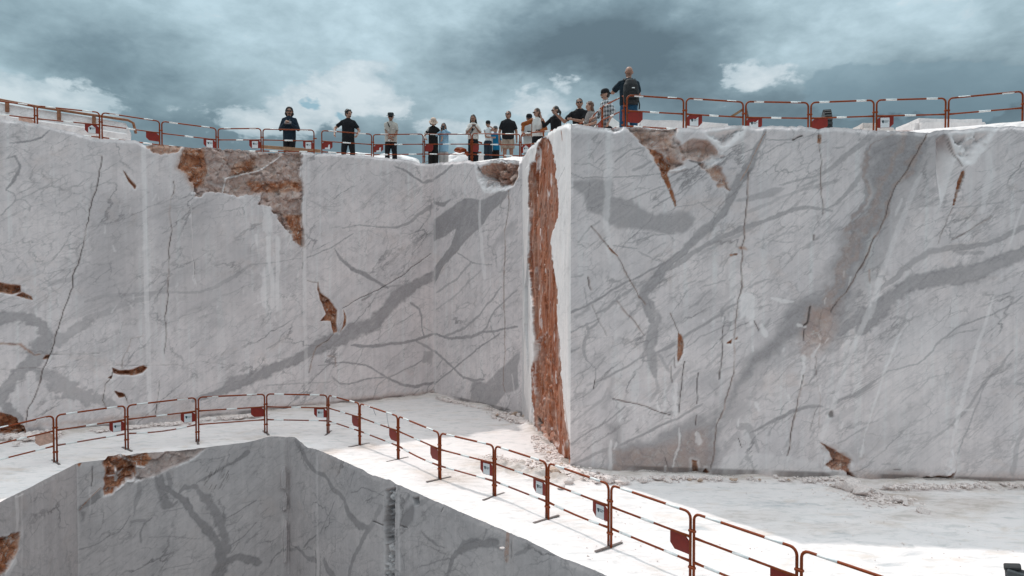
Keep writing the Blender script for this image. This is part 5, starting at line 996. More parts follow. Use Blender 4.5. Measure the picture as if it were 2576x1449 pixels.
# ------------------------------------------------------------------ loose stones
def stone_mesh(seed, flat_=.7):
    rs_ = np.random.RandomState(seed); bm = bmesh.new(); bmesh.ops.create_icosphere(bm, subdivisions=2, radius=1)
    pl = [(Vector(rs_.normal(size=3)).normalized(), rs_.uniform(.42, .78)) for _ in range(15)]
    for v in bm.verts:
        for n, d in pl:
            k = v.co.dot(n)
            if k > d: v.co -= n * (k - d)
        v.co.z *= flat_
    me = bpy.data.meshes.new('stone'); bm.normal_update(); bm.to_mesh(me); bm.free(); return me
SM = [stone_mesh(i, .5 + .08 * (i % 4)) for i in range(10)]
SMR = [m_.copy() for m_ in SM]
for m_ in SM: m_.materials.append(M_STONE)
for m_ in SMR: m_.materials.append(M_STONE2)
def stone(px, py, size, label, group, rusty=False, sx=1.3):
    p = at_z(px, py); me = (SMR if rusty else SM)[rs.randint(10)]
    o = bpy.data.objects.new('stone', me); COL.objects.link(o); s_ = size / 2
    o.location = (p[0], p[1], .03 + s_ * .26); o.scale = (s_ * sx, s_ * rs.uniform(.8, 1.2), s_ * rs.uniform(.8, 1.2)); o.rotation_euler = (rs.normal(0, .2), rs.normal(0, .2), rs.uniform(0, 6.28))
    tag(o, label, 'stone', group)
GD = 'fallen stones at the foot of the right wall'
for px, py, s_, lab in ((2145, 1236, .46, 'largest pale boulder below the brown hollow of the right wall'), (2170, 1247, .40, 'pale boulder right of the largest under the brown hollow'), (2162, 1240, .34, 'pale boulder wedged between the two biggest under the brown hollow'), (2118, 1230, .26, 'white pointed stone left of the boulder pile under the brown hollow'), (2185, 1238, .28, 'rounded stone at the right end of the boulder pile'), (2234, 1231, .22, 'white stone next to the small mound right of the boulder pile'), (2266, 1263, .26, 'flat squarish white slab piece lying on the grey debris fan'), (2278, 1272, .14, 'small white chip beside the flat slab piece'), (2325, 1292, .22, 'thin dark sliver lying on the floor of the right terrace'), (1620, 1215, .26, 'white angular stone at the wall foot right of the corner'), (1655, 1210, .24, 'grey angular stone leaning at the wall foot'), (1680, 1214, .22, 'pale stone third along the wall foot from the corner'), (1565, 1218, .30, 'white boulder on the debris before the right wall corner'), (1430, 1218, .26, 'white stone beside the barrier joint below the seam'), (1412, 1232, .22, 'pale stone among the rubble left of the sticker plate'), (1532, 1213, .34, 'low grey slab stone at the foot of the right wall corner'), (1393, 1195, .40, 'large rusty stone half buried in the rubble streak')):
    stone(px, py, s_, lab, GD, 'rusty' in lab, 1.5 if 'flat' in lab or 'sliver' in lab else 1.2)
stone(1242, 1053, .22, 'single dark round stone on the shaded floor near the inner corner', None)
stone(1177, 990, .24, 'white stone at the wall foot just right of the inner corner', 'stones at the foot of the back wall'); stone(1295, 1046, .26, 'dark pointed stone in the small heap at the back wall foot', 'stones at the foot of the back wall', True)
stone(1261, 1387, .10, 'single small stone on the white ledge above the pit edge', None); stone(1480, 1405, .05, 'tiny pebble on the barrier shadow line', None)
GS = 'stones in the rubble under the brown seam'
for i in range(40):
    t_ = rs.rand(); px = 1352 + 76 * t_ + rs.normal(0, 5) - 8; py = 1095 + 95 * t_ + rs.normal(0, 5)
    ru = rs.rand() < .25; stone(px, py, rs.uniform(.06, .17), ('rust-brown' if ru else 'pale') + ' angular stone in the ' + ('upper' if t_ < .34 else 'middle' if t_ < .67 else 'lowest') + ' part of the rubble spilling below the brown seam', GS, ru)
for i in range(26):
    ru = rs.rand() < .2; px = rs.uniform(1240, 1320); stone(px, 1040 + rs.uniform(-4, 22), rs.uniform(.08, .17), ('brown' if ru else 'pale') + ' stone at the ' + ('left' if px < 1280 else 'right') + ' side of the heap ending the back wall', 'stones in the heap at the back wall end', ru)
for i in range(30):
    px = rs.uniform(1330, 1560); py = 1165 + (px - 1330) * .22 + rs.normal(0, 9)
    ru = rs.rand() < .2; stone(px, py, rs.uniform(.06, .17), ('brownish' if ru else 'pale') + ' stone of the rubble streak ' + ('left of the seam foot' if px < 1410 else 'in front of the seam foot' if px < 1480 else 'near the right wall corner'), 'stones of the rubble streak', ru)
for i in range(40):
    px = rs.uniform(1460, 2150); py = 1203 + rs.uniform(0, 14) + (14 if px > 2050 else 0)
    ru = rs.rand() < .2; stone(px, py, rs.uniform(.05, .13), 'small ' + ('brownish' if ru else 'pale') + ' stone along the foot of the right wall, ' + ('near its corner' if px < 1690 else 'midway along' if px < 2000 else 'beside the boulder pile'), GD, ru)
for i in range(26):
    px = rs.uniform(200, 640); py = np.interp(px, [200, 333, 500, 667], [1085, 1067, 1056, 1042]) + rs.uniform(3, 12)
    stone(px, py, rs.uniform(.06, .2), 'small stone along the foot of the left wall, ' + ('behind the first stickered barriers' if px < 400 else 'nearer the bend of the barrier row'), 'stones at the foot of the left wall')
for i in range(16):
    stone(rs.uniform(0, 95), 1090 + rs.uniform(-4, 16), rs.uniform(.1, .28), 'stone in the pile under the dark hollow at left', 'stones under the dark hollow')
# gravel too small to count
def gravel(name, n, where, lo, hi, m):
    me0 = []; V = []; F = []; c = 0
    base = [(np.array([v.co for v in s.vertices]), np.array([p.vertices[:] for p in s.polygons])) for s in (stone_small(i) for i in range(6))]
    for i in range(n):
        x, y, z = where(); v, fc = base[i % 6]; s_ = lo + (hi - lo) * rs.rand() ** 3; a = rs.uniform(0, 6.28); ca, sa = math.cos(a), math.sin(a)
        w = v * s_; w = np.stack([w[:, 0] * ca - w[:, 1] * sa + x, w[:, 0] * sa + w[:, 1] * ca + y, w[:, 2] + z + s_ * .3], -1); V.append(w); F.append(fc + c); c += len(v)
    me = bpy.data.meshes.new(name); me.from_pydata(np.concatenate(V).tolist(), [], np.concatenate(F).tolist()); o = link(name, me, m); o['kind'] = 'stuff'; return o
def stone_small(i):
    rs_ = np.random.RandomState(50 + i); bm = bmesh.new(); bmesh.ops.create_icosphere(bm, subdivisions=1, radius=1)
    for v in bm.verts: v.co = Vector((v.co.x * rs_.uniform(.7, 1.3), v.co.y * rs_.uniform(.7, 1.2), v.co.z * rs_.uniform(.4, .8)))
    me = bpy.data.meshes.new('pebble'); bm.to_mesh(me); bm.free(); return me
def along(px0, py0, px1, py1, spread, z=.02):
    def g():
        t_ = rs.rand()
        for _ in range(4):
            if vn(np.array([t_ * abs(px1 - px0) / 38]), np.array([py0 * .37]), 3)[0] > .35 + .3 * rs.rand(): break
            t_ = rs.rand()
        p = at_z(px0 + (px1 - px0) * t_, py0 + (py1 - py0) * t_); return p[0] + rs.normal(0, spread), p[1] + rs.normal(0, spread), z
    return g
gravel('rubble_gravel', 1300, along(1352, 1098, 1434, 1190, .13, .03), .006, .045, M_STONE)
gravel('rubble_gravel', 1300, along(1230, 1158, 1545, 1212, .15, .05), .006, .045, M_STONE)
gravel('rubble_gravel', 700, along(1240, 1040, 1325, 1066, .10, .03), .012, .06, M_STONE)
gravel('rubble_gravel', 800, along(1460, 1204, 2150, 1210, .06, .03), .005, .04, M_STONE)
gravel('rubble_gravel', 1100, along(2120, 1238, 2290, 1268, .18, .0), .005, .035, M_STONE)
gravel('rubble_gravel', 600, along(2200, 1230, 2580, 1226, .09, .04), .006, .045, M_STONE)
gravel('rubble_gravel', 900, along(200, 1092, 660, 1048, .09, .04), .010, .06, M_STONE)
gravel('rubble_gravel', 500, along(-20, 1100, 110, 1100, .25, .05), .02, .10, M_STONE)
gravel('rubble_gravel', 500, along(1095, 1002, 1240, 1034, .07, .03), .010, .04, M_STONE)
gravel('rubble_gravel', 380, along(1090, 1190, 1190, 1215, .26, -.004), .004, .016, M_STONE)
def scat():
    p = at_z(rs.uniform(1450, 2576), 1225 + 224 * rs.rand() ** 1.3); return p[0], p[1], .0
gravel('scattered_grit', 500, scat, .004, .016, M_STONE)
# ------------------------------------------------------------------ people
SKIN = {'a': plain('skin_light', (.36, .20, .14), .55, var=.08), 'b': plain('skin_tan', (.26, .13, .085), .55, var=.08), 'c': plain('skin_red', (.30, .15, .10), .55, var=.08)}
_fab = {}
def fab(col, pat=None):
    k = (col, pat)
    if k in _fab: return _fab[k]
    m, T, b = mat('cloth'); tc = T.new('ShaderNodeTexCoord'); v = tc.outputs['Object']
    n, _ = T.noise(T.mapping(v, (1, 1, .6)), 7, 5, .6); c = T.mix(T.rng(n, .3, .7), tuple(x * .78 for x in col), tuple(min(1, x * 1.2) for x in col))
    if pat == 'plaid':
        sp = T.new('ShaderNodeSeparateXYZ'); T.l.new(v, sp.inputs[0])
        st = [T.m('GREATER_THAN', T.m('FRACT', T.m('MULTIPLY', s_, 9.5)), .52) for s_ in (T.m('ADD', sp.outputs[0], sp.outputs[1]), sp.outputs[2])]
        c = T.mix(T.m('MULTIPLY', T.m('ADD', st[0], st[1]), .46), c, (.035, .04, .045))
    T.put(b.inputs['Base Color'], c); b.inputs['Roughness'].default_value = .85; b.inputs['Specular IOR Level'].default_value = .2
    n2, _ = T.noise(v, 16, 4, .6); bp = T.new('ShaderNodeBump'); bp.inputs['Strength'].default_value = .5; bp.inputs['Distance'].default_value = .02; T.l.new(n2, bp.inputs['Height']); T.l.new(bp.outputs[0], b.inputs['Normal'])
    _fab[k] = m; return m
BLACK = (.012, .012, .014); NAVY = (.018, .026, .040); HAIRD = (.014, .010, .008); HAIRB = (.055, .028, .016)
M_HAIR = {'d': plain('dark_hair', HAIRD, .5, var=.4, scale=30), 'b': plain('brown_hair', HAIRB, .5, var=.4, scale=30), 'r': plain('wavy_brown_hair', (.10, .045, .025), .5, var=.4, scale=30)}
M_LENS = plain('dark_lens', (.006, .006, .007), .15); M_SHOE = plain('shoe', (.03, .03, .03), .7)

def ell(bm, c, r, M=None, sub_=2):
    rt = bmesh.ops.create_icosphere(bm, subdivisions=sub_, radius=1); v = rt['verts']
    bmesh.ops.scale(bm, vec=r, verts=v)
    if M is not None: bmesh.ops.transform(bm, matrix=M, verts=v)
    bmesh.ops.translate(bm, vec=c, verts=v)
def cap(bm, p, q, r0, r1, seg=10):
    p, q = Vector(p), Vector(q); d = (q - p).normalized()
    P_ = [p - d * r0 * .8, p - d * r0 * .45, p]; R_2 = [r0 * .55, r0 * .88, r0]
    for k in (1, 2, 3): P_.append(p.lerp(q, k / 3)); R_2.append(r0 + (r1 - r0) * k / 3)
    P_ += [q + d * r1 * .45, q + d * r1 * .8]; R_2 += [r1 * .88, r1 * .55]
    tubepath(bm, P_, R_2, seg)
def loft(bm, rings, seg=16, M=None):
    V = []
    for cx, cy, z, rx, ry in rings:
        ring = []
        for k in range(seg):
            a = 2 * math.pi * k / seg; v = Vector((cx + rx * math.cos(a), cy + ry * math.sin(a), z)); v = M @ v if M is not None else v; ring.append(bm.verts.new(v))
        V.append(ring)
    for i in range(len(V) - 1):
        for k in range(seg): bm.faces.new((V[i][k], V[i][(k + 1) % seg], V[i + 1][(k + 1) % seg], V[i + 1][k]))
    bm.faces.new(V[0][::-1]); bm.faces.new(V[-1])
def fuse(name, bm, voxel, m, parent, ratio=.5, smooth_=3, fold=0.0):
    """grow one continuous skin over overlapping limbs"""
    bmesh.ops.recalc_face_normals(bm, faces=bm.faces); me = bpy.data.meshes.new(name); bm.to_mesh(me); bm.free()
    o = bpy.data.objects.new(name, me); COL.objects.link(o)
    md = o.modifiers.new('r', 'REMESH'); md.mode = 'VOXEL'; md.voxel_size = voxel
    if smooth_: ms = o.modifiers.new('s', 'SMOOTH'); ms.factor = .5; ms.iterations = smooth_
    if ratio < 1: dc = o.modifiers.new('d', 'DECIMATE'); dc.ratio = ratio
    bpy.context.view_layer.update(); dg = bpy.context.evaluated_depsgraph_get()
    m2 = bpy.data.meshes.new_from_object(o.evaluated_get(dg)); o.modifiers.clear(); o.data = m2; bpy.data.meshes.remove(me)
    n = len(m2.vertices)
    if fold and n:
        co = np.empty(n * 3); m2.vertices.foreach_get('co', co); co = co.reshape(-1, 3); nr = np.empty(n * 3); m2.vertices.foreach_get('normal', nr); nr = nr.reshape(-1, 3)
        h = fbm(co[:, 0] * 9 + co[:, 1] * 4, co[:, 2] * 7 + co[:, 1] * 5, 3, 17); co = co + nr * (h * fold)[:, None]; m2.vertices.foreach_set('co', co.reshape(-1)); m2.update()
    m2.name = name; m2.materials.clear(); m2.materials.append(m); m2.polygons.foreach_set('use_smooth', np.ones(len(m2.polygons), bool))
    o.parent = parent; return o
def ik(s, h, l1, l2, pole):
    s, h, pole = Vector(s), Vector(h), Vector(pole); d = h - s; L = min(d.length, (l1 + l2) * .995); dn = d.normalized(); h = s + dn * L
    a = (l1 * l1 - l2 * l2 + L * L) / (2 * L); hh = math.sqrt(max(l1 * l1 - a * a, 0)); pl = (pole - dn * pole.dot(dn)).normalized()
    return s + dn * a + pl * hh, h

def person(px, py, Y, yaw, label, w=1.0, sk='a', hair='short', hc='d', hat=None, glasses=False, beard=False, top=BLACK, tpat=None, sleeve=.62, hem=.47, fit=1.0,
           legs=BLACK, leglen=1.0, wide=1.0, handL=None, handR=None, head=(0, 0), lean=0.0, poleL=None, poleR=None, extra=None, female=False, stance=.045):
    X0 = X_(px, Y); zg = float(terr(X0)); H = Zt(py, Y) - zg; H = H / (1 + .03 * math.sin(max(lean, 0)) * 0 + 0)
    if lean: H = H / (.52 + .48 * math.cos(math.radians(lean)))
    if hat: H /= 1.018
    elif hair in ('curly',): H /= 1.03
    else: H /= 1.008
    t = thing('person', label, 'person', (X0, Y, zg), math.radians(yaw), 'visitors on the upper terrace'); t['group'] = 'visitors on the upper terrace'
    u = H; lr = math.radians(lean); piv = Vector((0, 0, .50 * u)); ML = Matrix.Translation(piv) @ Matrix.Rotation(lr, 4, 'X') @ Matrix.Translation(-piv)
    tw = (.92 if female else 1.0) * w; shw = (.084 if female else .096) * w
    R_t = [(0, .0, .47, .088, .062), (0, .0, .52, .092 if female else .086, .064), (0, 0, .58, .072 if female else .080, .056), (0, 0, .64, .070 if female else .082, .056), (0, -.006 if female else 0, .71, .080 if female else .088, .062), (0, 0, .77, .080 if female else .092, .058), (0, 0, .795, .074 if female else .086, .050), (0, 0, .812, .060 if female else .070, .046), (0, .004, .830, .048, .041), (0, .006, .850, .036, .036)]
    S = lambda rs_, k=1.0, lo=0, hi=9: [(a * u, b * u, c * u, rx * u * tw * k, ry * u * w * k) for a, b, c, rx, ry in rs_ if lo <= c <= hi]
    hy, hp = math.radians(head[0]), math.radians(head[1])
    nk = ML @ Vector((0, .004, .855 * u)); MH = Matrix.Translation(nk) @ Matrix.Rotation(hy, 4, 'Z') @ Matrix.Rotation(hp, 4, 'X')
    HK = 1.13; hd = lambda x, y, z: MH @ Vector((x * u * HK, y * u * HK, (z - .872) * u * HK)); RH = MH.to_3x3().to_4x4() @ Matrix.Scale(HK, 4)
    shL, shR = ML @ Vector((shw * u * .93, 0, .790 * u)), ML @ Vector((-shw * u * .93, 0, .790 * u))
    hl = handL or (.15, -.03, .46); hr = handR or (-.15, -.03, .46)
    la, fa = .178 * u, .150 * u
    eL, wL = ik(shL, Vector(hl) * u, la, fa, poleL or (.55, .5, -.4)); eR, wR = ik(shR, Vector(hr) * u, la, fa, poleR or (-.55, .5, -.4))
    hips = [Vector((s_ * .047 * u, 0, .495 * u)) for s_ in (1, -1)]; knees = [Vector((s_ * (stance + .004) * u, -.012 * u, .275 * u)) for s_ in (1, -1)]; anks = [Vector((s_ * (stance + .006) * u, .012 * u, .045 * u)) for s_ in (1, -1)]
    # body: one continuous skin
    bm = bmesh.new(); loft(bm, S(R_t, .97), 16, ML); cap(bm, ML @ Vector((0, .006 * u, .82 * u)), hd(0, .004, .89), .032 * u, .030 * u)
    ell(bm, hd(0, .004, .940), (.042 * u, .052 * u, .056 * u), RH); ell(bm, hd(0, -.016, .905), (.033 * u, .036 * u, .034 * u), RH); ell(bm, hd(0, -.056, .924), (.0085 * u, .013 * u, .013 * u), RH, 1); ell(bm, hd(0, -.046, .945), (.030 * u, .008 * u, .006 * u), RH, 1)
    for s_ in (1, -1): ell(bm, hd(.042 * s_, .006, .930), (.008 * u, .014 * u, .018 * u), RH, 1)
    ell(bm, hd(0, -.048, .902), (.014 * u, .009 * u, .004 * u), RH, 1)
    for sh, e, wv, sd in ((shL, eL, wL, 1), (shR, eR, wR, -1)):
        cap(bm, sh, e, .026 * u * w, .023 * u * w); cap(bm, e, wv, .0225 * u * w, .0155 * u * w)
        f_ = (wv - e).normalized(); inw = Vector((-sd, 0, 0)); inw = (inw - f_ * inw.dot(f_)).normalized(); pn = f_.cross(inw).normalized()
        c = wv + f_ * .030 * u; cap(bm, wv, wv + f_ * .048 * u, .0135 * u, .016 * u)
        for k, ln in enumerate((.040, .046, .043, .034)):
            o_ = (k - 1.5) * .0098 * u; b0 = wv + f_ * .052 * u + pn * o_; m_ = b0 + f_ * ln * u * .5 + inw * .006 * u; e_ = m_ + f_ * ln * u * .40 + inw * .018 * u; cap(bm, b0, m_, .0056 * u, .0052 * u, 6); cap(bm, m_, e_, .0052 * u, .0044 * u, 6)
        th = wv + f_ * .024 * u - pn * .012 * u; cap(bm, th, th - pn * .018 * u + f_ * .022 * u + inw * .008 * u, .0070 * u, .0055 * u, 6)
    for h_, k_, a_ in zip(hips, knees, anks): cap(bm, h_, k_, .050 * u * w, .034 * u * w); cap(bm, k_, a_, .034 * u * w, .021 * u * w); ell(bm, a_ + Vector((0, -.03 * u, -.022 * u)), (.024 * u, .062 * u, .020 * u))
    fuse('body', bm, .0105, SKIN[sk], t, .42, 1)
    # face details
    bm = bmesh.new()
    for s_ in (1, -1): ell(bm, hd(.017 * s_, -.0445, .938), (.0075 * u, .0045 * u, .0042 * u), RH, 1)
    ell(bm, hd(0, -.0555, .9015), (.011 * u, .0035 * u, .0022 * u), RH, 1); obj('eyes_and_mouth', bm, M_LENS, t, True)
    # clothes
    if hem is not None:
        bm = bmesh.new(); rr_ = [(0, 0, hem, .098 * fit, .073 * fit)] + [(a, b, c, max(rx, .086 if fit > 1.05 else rx) * 1.10 * fit, ry * 1.14 * fit) for a, b, c, rx, ry in R_t if c > hem + .02 and c < .82] + [(0, .004, .834, .055, .048), (0, .005, .848, .043, .041)]
        loft(bm, S(rr_), 18, ML)
        if sleeve > 0:
            for sh, e, wv in ((shL, eL, wL), (shR, eR, wR)):
                if sleeve <= 1: q = sh.lerp(e, sleeve); tubepath(bm, [sh + (sh - e).normalized() * .026 * u, sh + (sh - e).normalized() * .012 * u, sh, sh.lerp(q, .5), q], [x * u * w for x in (.016, .027, .0325, .034, .036)], 10)
                else: cap(bm, sh, e, .034 * u * w, .031 * u * w); cap(bm, e, e.lerp(wv, min(sleeve - 1, .95)), .032 * u * w, .025 * u * w)
        fuse('shirt', bm, .015, fab(top, tpat), t, .6, 2, .012)
    if legs is not None:
        bm = bmesh.new(); loft(bm, [(0, 0, .455 * u, .088 * u * w, .068 * u * w), (0, 0, .50 * u, .098 * u * w, .074 * u * w), (0, 0, .545 * u, (.082 if female else .090) * u * w, .066 * u * w), (0, 0, .565 * u, (.078 if female else .088) * u * w, .062 * u * w)], 16)
        for h_, k_, a_ in zip(hips, knees, anks):
            if leglen < 1: q = h_.lerp(k_, leglen * 1.6); tubepath(bm, [h_ + Vector((0, 0, .03 * u)), h_, h_.lerp(q, .5), q], [x * u * w for x in (.045, .060, .062, .062)], 12)
            else: tubepath(bm, [h_ + Vector((0, 0, .03 * u)), h_, h_.lerp(k_, .5), k_, k_.lerp(a_, .5), a_ + Vector((0, 0, -.01 * u))], [x * u * w for x in (.045, .059, .054, .046 * wide, .043 * wide, .041 * wide)], 12)
        fuse('trousers' if leglen >= 1 else 'shorts', bm, .016, fab(legs), t, .6, 2, .010)
    for s_, a_ in zip((1, -1), anks):
        bm = bmesh.new(); ell(bm, a_ + Vector((0, -.03 * u, -.022 * u)), (.029 * u, .070 * u, .023 * u)); obj('shoe', bm, M_SHOE, t, True)
    # hair
    if hair:
        bm = bmesh.new()
        if hair != 'none':
            if hair != 'fringe': ell(bm, hd(0, .012, .950), (.0465 * u, .053 * u, .055 * u), RH); ell(bm, hd(0, .026, .928), (.043 * u, .040 * u, .048 * u), RH)
            if hair in ('long', 'wavy', 'shag'):
                ln = {'long': .74, 'wavy': .70, 'shag': .875}[hair]
                for s_ in (-1, -.4, .4, 1):
                    cap(bm, hd(.034 * s_, .018, .94), hd(.046 * s_, .034, (ln + .93) / 2), .022 * u, .024 * u); cap(bm, hd(.046 * s_, .034, (ln + .93) / 2), hd(.04 * s_, .030, ln), .024 * u, .013 * u)
            if hair in ('curly', 'shag', 'wavy'):
                rg = np.random.RandomState(int(px))
                for k in range(46):
                    a = rg.uniform(0, 6.28); z_ = rg.uniform(-.2, 1); q = math.sqrt(max(0, 1 - z_ * z_)); p_ = (q * math.cos(a) * .047, q * math.sin(a) * .052 + .012, .945 + z_ * .056)
                    if p_[1] < -.025 and z_ < .55: continue
                    ell(bm, hd(*p_), [(rg.uniform(.012, .019)) * u] * 3, None, 1)
            if hair == 'tail': cap(bm, hd(0, .055, .945), hd(.012, .075, .90), .020 * u, .022 * u); cap(bm, hd(.012, .075, .90), hd(.010, .060, .83), .021 * u, .010 * u)
            if hair == 'bun': ell(bm, hd(0, .058, .95), (.024 * u, .022 * u, .024 * u), RH)
            fuse('hair', bm, .010, M_HAIR[hc], t, .6, 1)
    if beard:
        bm = bmesh.new(); ell(bm, hd(0, -.026, .899), (.028 * u, .027 * u, .015 * u), RH); obj('beard', bm, M_HAIR[hc], t, True)
    if glasses:
        bm = bmesh.new()
        for s_ in (1, -1): ell(bm, hd(.018 * s_, -.053, .937), (.0155 * u, .005 * u, .0115 * u), RH, 2); tubepath(bm, [hd(.034 * s_, -.049, .940), hd(.044 * s_, .004, .938)], .0022 * u, 5)
        tubepath(bm, [hd(-.03, -.054, .942), hd(.03, -.054, .942)], .0025 * u, 5); obj('sunglasses', bm, M_LENS, t, True)
    if hat:
        kind, colr, back = hat; bm = bmesh.new(); R0 = MH
        n = 20
        def lathe(prof, sy=1.15):
            V = []
            for r_, z_ in prof: V.append([bm.verts.new(hd(r_ * math.cos(2 * math.pi * k / n), r_ * sy * math.sin(2 * math.pi * k / n) + .006, z_)) for k in range(n)])
            for i in range(len(V) - 1):
                for k in range(n): bm.faces.new((V[i][k], V[i][(k + 1) % n], V[i + 1][(k + 1) % n], V[i + 1][k]))
            bm.faces.new(V[0]); bm.faces.new(V[-1])
        if kind == 'bucket': lathe([(.082, .934), (.083, .931), (.052, .957), (.050, .975), (.046, .996), (.030, 1.008), (.004, 1.012)])
        elif kind == 'brim': lathe([(.070, .955), (.071, .951), (.051, .958), (.051, .970), (.049, .992), (.034, 1.003), (.004, 1.004)])
        else:
            lathe([(.049, .946), (.051, .955), (.050, .975), (.042, .996), (.026, 1.007), (.004, 1.010)]); sg = 1 if back else -1
            for k in range(1): prism_pts = [(-.036, .03), (-.034, .075), (-.018, .094), (.018, .094), (.034, .075), (.036, .03)]
            a = [bm.verts.new(hd(x, sg * y + .006, .953 - (y - .03) * .25)) for x, y in prism_pts]; b = [bm.verts.new(hd(x, sg * y + .006, .947 - (y - .03) * .25)) for x, y in prism_pts]
            bm.faces.new(a); bm.faces.new(b[::-1])
            for i in range(6): bm.faces.new((a[i], a[(i + 1) % 6], b[(i + 1) % 6], b[i]))
        bmesh.ops.recalc_face_normals(bm, faces=bm.faces); obj('hat', bm, fab(colr), t, True)
    d = dict(t=t, u=u, ML=ML, hd=hd, wL=wL, wR=wR, eL=eL, eR=eR, shL=shL, shR=shR)
    if extra: extra(d)
    return d
def world_of(d, v): return Matrix.Translation(d['t'].location) @ d['t'].rotation_euler.to_matrix().to_4x4() @ Vector(v)
def held(name, label, cat, d, c, size, m, rx=0.0, bev=.006, ry=0.0):
    """something in a hand: a thing of its own"""
    bm = bmesh.new(); box(bm, (0, 0, 0), size)
    if bev: bmesh.ops.bevel(bm, geom=list(bm.edges), offset=bev, segments=2, affect='EDGES')
    o = obj(name, bm, m); o.location = world_of(d, c); o.rotation_euler = (rx, ry, d['t'].rotation_euler.z); tag(o, label, cat); return o
def strap(d, a, b, m, parent, name='strap', r=.012):
    bm = bmesh.new(); u = d['u']; tubepath(bm, [d['ML'] @ Vector(p) * 1 for p in ()] or [Vector(p) * u for p in (a, ((a[0] + b[0]) / 2, min(a[1], b[1]) - .012, (a[2] + b[2]) / 2), b)], r, 6); obj(name, bm, m, parent, True)

M_BLK = plain('black_fabric', (.010, .010, .011), .8); M_WHT = plain('paper_white', (.74, .73, .71), .7, var=.04); M_GREY = plain('grey_device', (.17, .17, .18), .4); M_PHONE = plain('phone_black', (.012, .012, .014), .25)
R_DRONE = (.02, -.13, .70)
# 1 drone pilot
d = person(731, 268, 21.2, 4, 'man in dark blue jacket holding a grey drone controller at his chest', 1.02, 'b', 'shag', 'd', None, True, True, (.010, .020, .032), None, 1.92, .42, 1.08, BLACK, handL=(.055, -.115, .70), handR=(-.045, -.115, .695), head=(12, 4))
c = held('drone_controller', 'grey two-handed drone controller with twin aerials in a man\'s hands', 'controller', d, Vector((.01, -.135, .715)) * d['u'], (.20, .05, .085), M_GREY, math.radians(-25))
for s_ in (-1, 1):
    bm = bmesh.new(); box(bm, (.05 * s_, 0, .08), (.018, .012, .10)); o = obj('aerial', bm, M_PHONE, c)
# 2 curly man, hands wide on the rail, looking right
d = person(878, 271, 21.95, 6, 'curly dark-haired man in black t-shirt leaning both hands on the rail', 1.05, 'a', 'curly', 'd', None, False, True, BLACK, None, .72, .44, 1.06, BLACK, handL=(.165, -.10, .545), handR=(-.215, -.10, .56), head=(48, 12), stance=.07, poleR=(-.6, .6, .1))
# 3 man in grey cap
def ex3(d):
    u = d['u']; bm = bmesh.new(); tubepath(bm, [Vector(p) * u for p in ((-.058, -.045, .818), (-.045, -.074, .78), (-.020, -.080, .72))], .016, 6); obj('shoulder_strap', bm, M_BLK, d['t'], True)
    bm = bmesh.new(); 
    for x, z in ((.045, .70), (-.042, .665)): box(bm, Vector((x, -.072, z)) * u, (.055, .012, .014))
    obj('pocket_flaps', bm, M_WHT, d['t'])
d = person(985, 281, 22.55, 8, 'man in dark brimmed hat, sunglasses and beige shirt, hands clasped over the rail', 1.05, 'b', 'short', 'b', ('brim', (.035, .038, .04), False), True, False, (.40, .365, .325), None, .70, .455, 1.10, BLACK, handL=(.022, -.13, .535), handR=(-.002, -.135, .520), head=(-3, 14), extra=ex3, stance=.06)
held('folded_note', 'small white folded paper in the clasped hands of the man in beige', 'paper', d, Vector((-.025, -.15, .475)) * d['u'], (.05, .004, .075), M_WHT, 0, 0, .5)
# 4 woman in bucket hat
def ex4(d):
    u = d['u']; bm = bmesh.new()
    for sh, e, w_ in ((d['shR'], d['eR'], d['wR']),): cap(bm, sh, e, .036 * u, .030 * u); cap(bm, e, e.lerp(w_, .9), .030 * u, .022 * u)
    obj('white_sleeve', bm, fab((.55, .53, .50)), d['t'], True)
d = person(1091, 295, 22.95, 8, 'woman in beige bucket hat and long black clothes looking down over the rail', .98, 'a', 'shag', 'd', ('bucket', (.48, .36, .29), False), False, False, (.011, .010, .010), None, .62, .30, 1.10, (.014, .012, .011), wide=1.3, handL=(.17, -.10, .56), handR=(-.16, -.10, .575), head=(4, 34), female=True, extra=ex4)
# 5 woman in denim shirt, phone before her face
d = person(1117, 308, 23.1, 2, 'woman with long dark hair in pale blue denim shirt filming with a phone', .98, 'b', 'long', 'd', None, True, False, (.26, .42, .54), None, 1.75, .36, 1.25, (.45, .42, .40), wide=1.25, handL=(.02, -.16, .83), handR=(-.035, -.14, .80), head=(0, 8), female=True)
held('phone', 'dark phone held up in front of the denim shirt woman\'s face', 'phone', d, Vector((.005, -.175, .855)) * d['u'], (.075, .010, .15), M_PHONE, -.1)
# 6 woman in white blouse
def ex6(d):
    u = d['u']; bm = bmesh.new(); tubepath(bm, [Vector(p) * u for p in ((.075, -.035, .80), (.02, -.082, .72), (-.05, -.080, .64), (-.075, -.06, .60))], .011, 6); obj('bag_strap', bm, M_BLK, d['t'], True)
d = person(1191, 287, 22.45, 10, 'woman with long black hair in white blouse and black trousers using a camera', 1.0, 'b', 'long', 'd', None, False, False, (.58, .54, .50), None, .85, .52, 1.18, (.014, .018, .022), wide=1.15, handL=(.035, -.125, .735), handR=(-.035, -.125, .735), head=(-14, 14), female=True, extra=ex6)
held('compact_camera', 'small dark camera in both hands of the woman in white blouse', 'camera', d, Vector((-.005, -.145, .765)) * d['u'], (.11, .05, .07), M_PHONE, -.2)
held('display_card', 'small dark card hanging at the white blouse front', 'card', d, Vector((-.03, -.105, .695)) * d['u'], (.07, .008, .09), M_PHONE, .05)
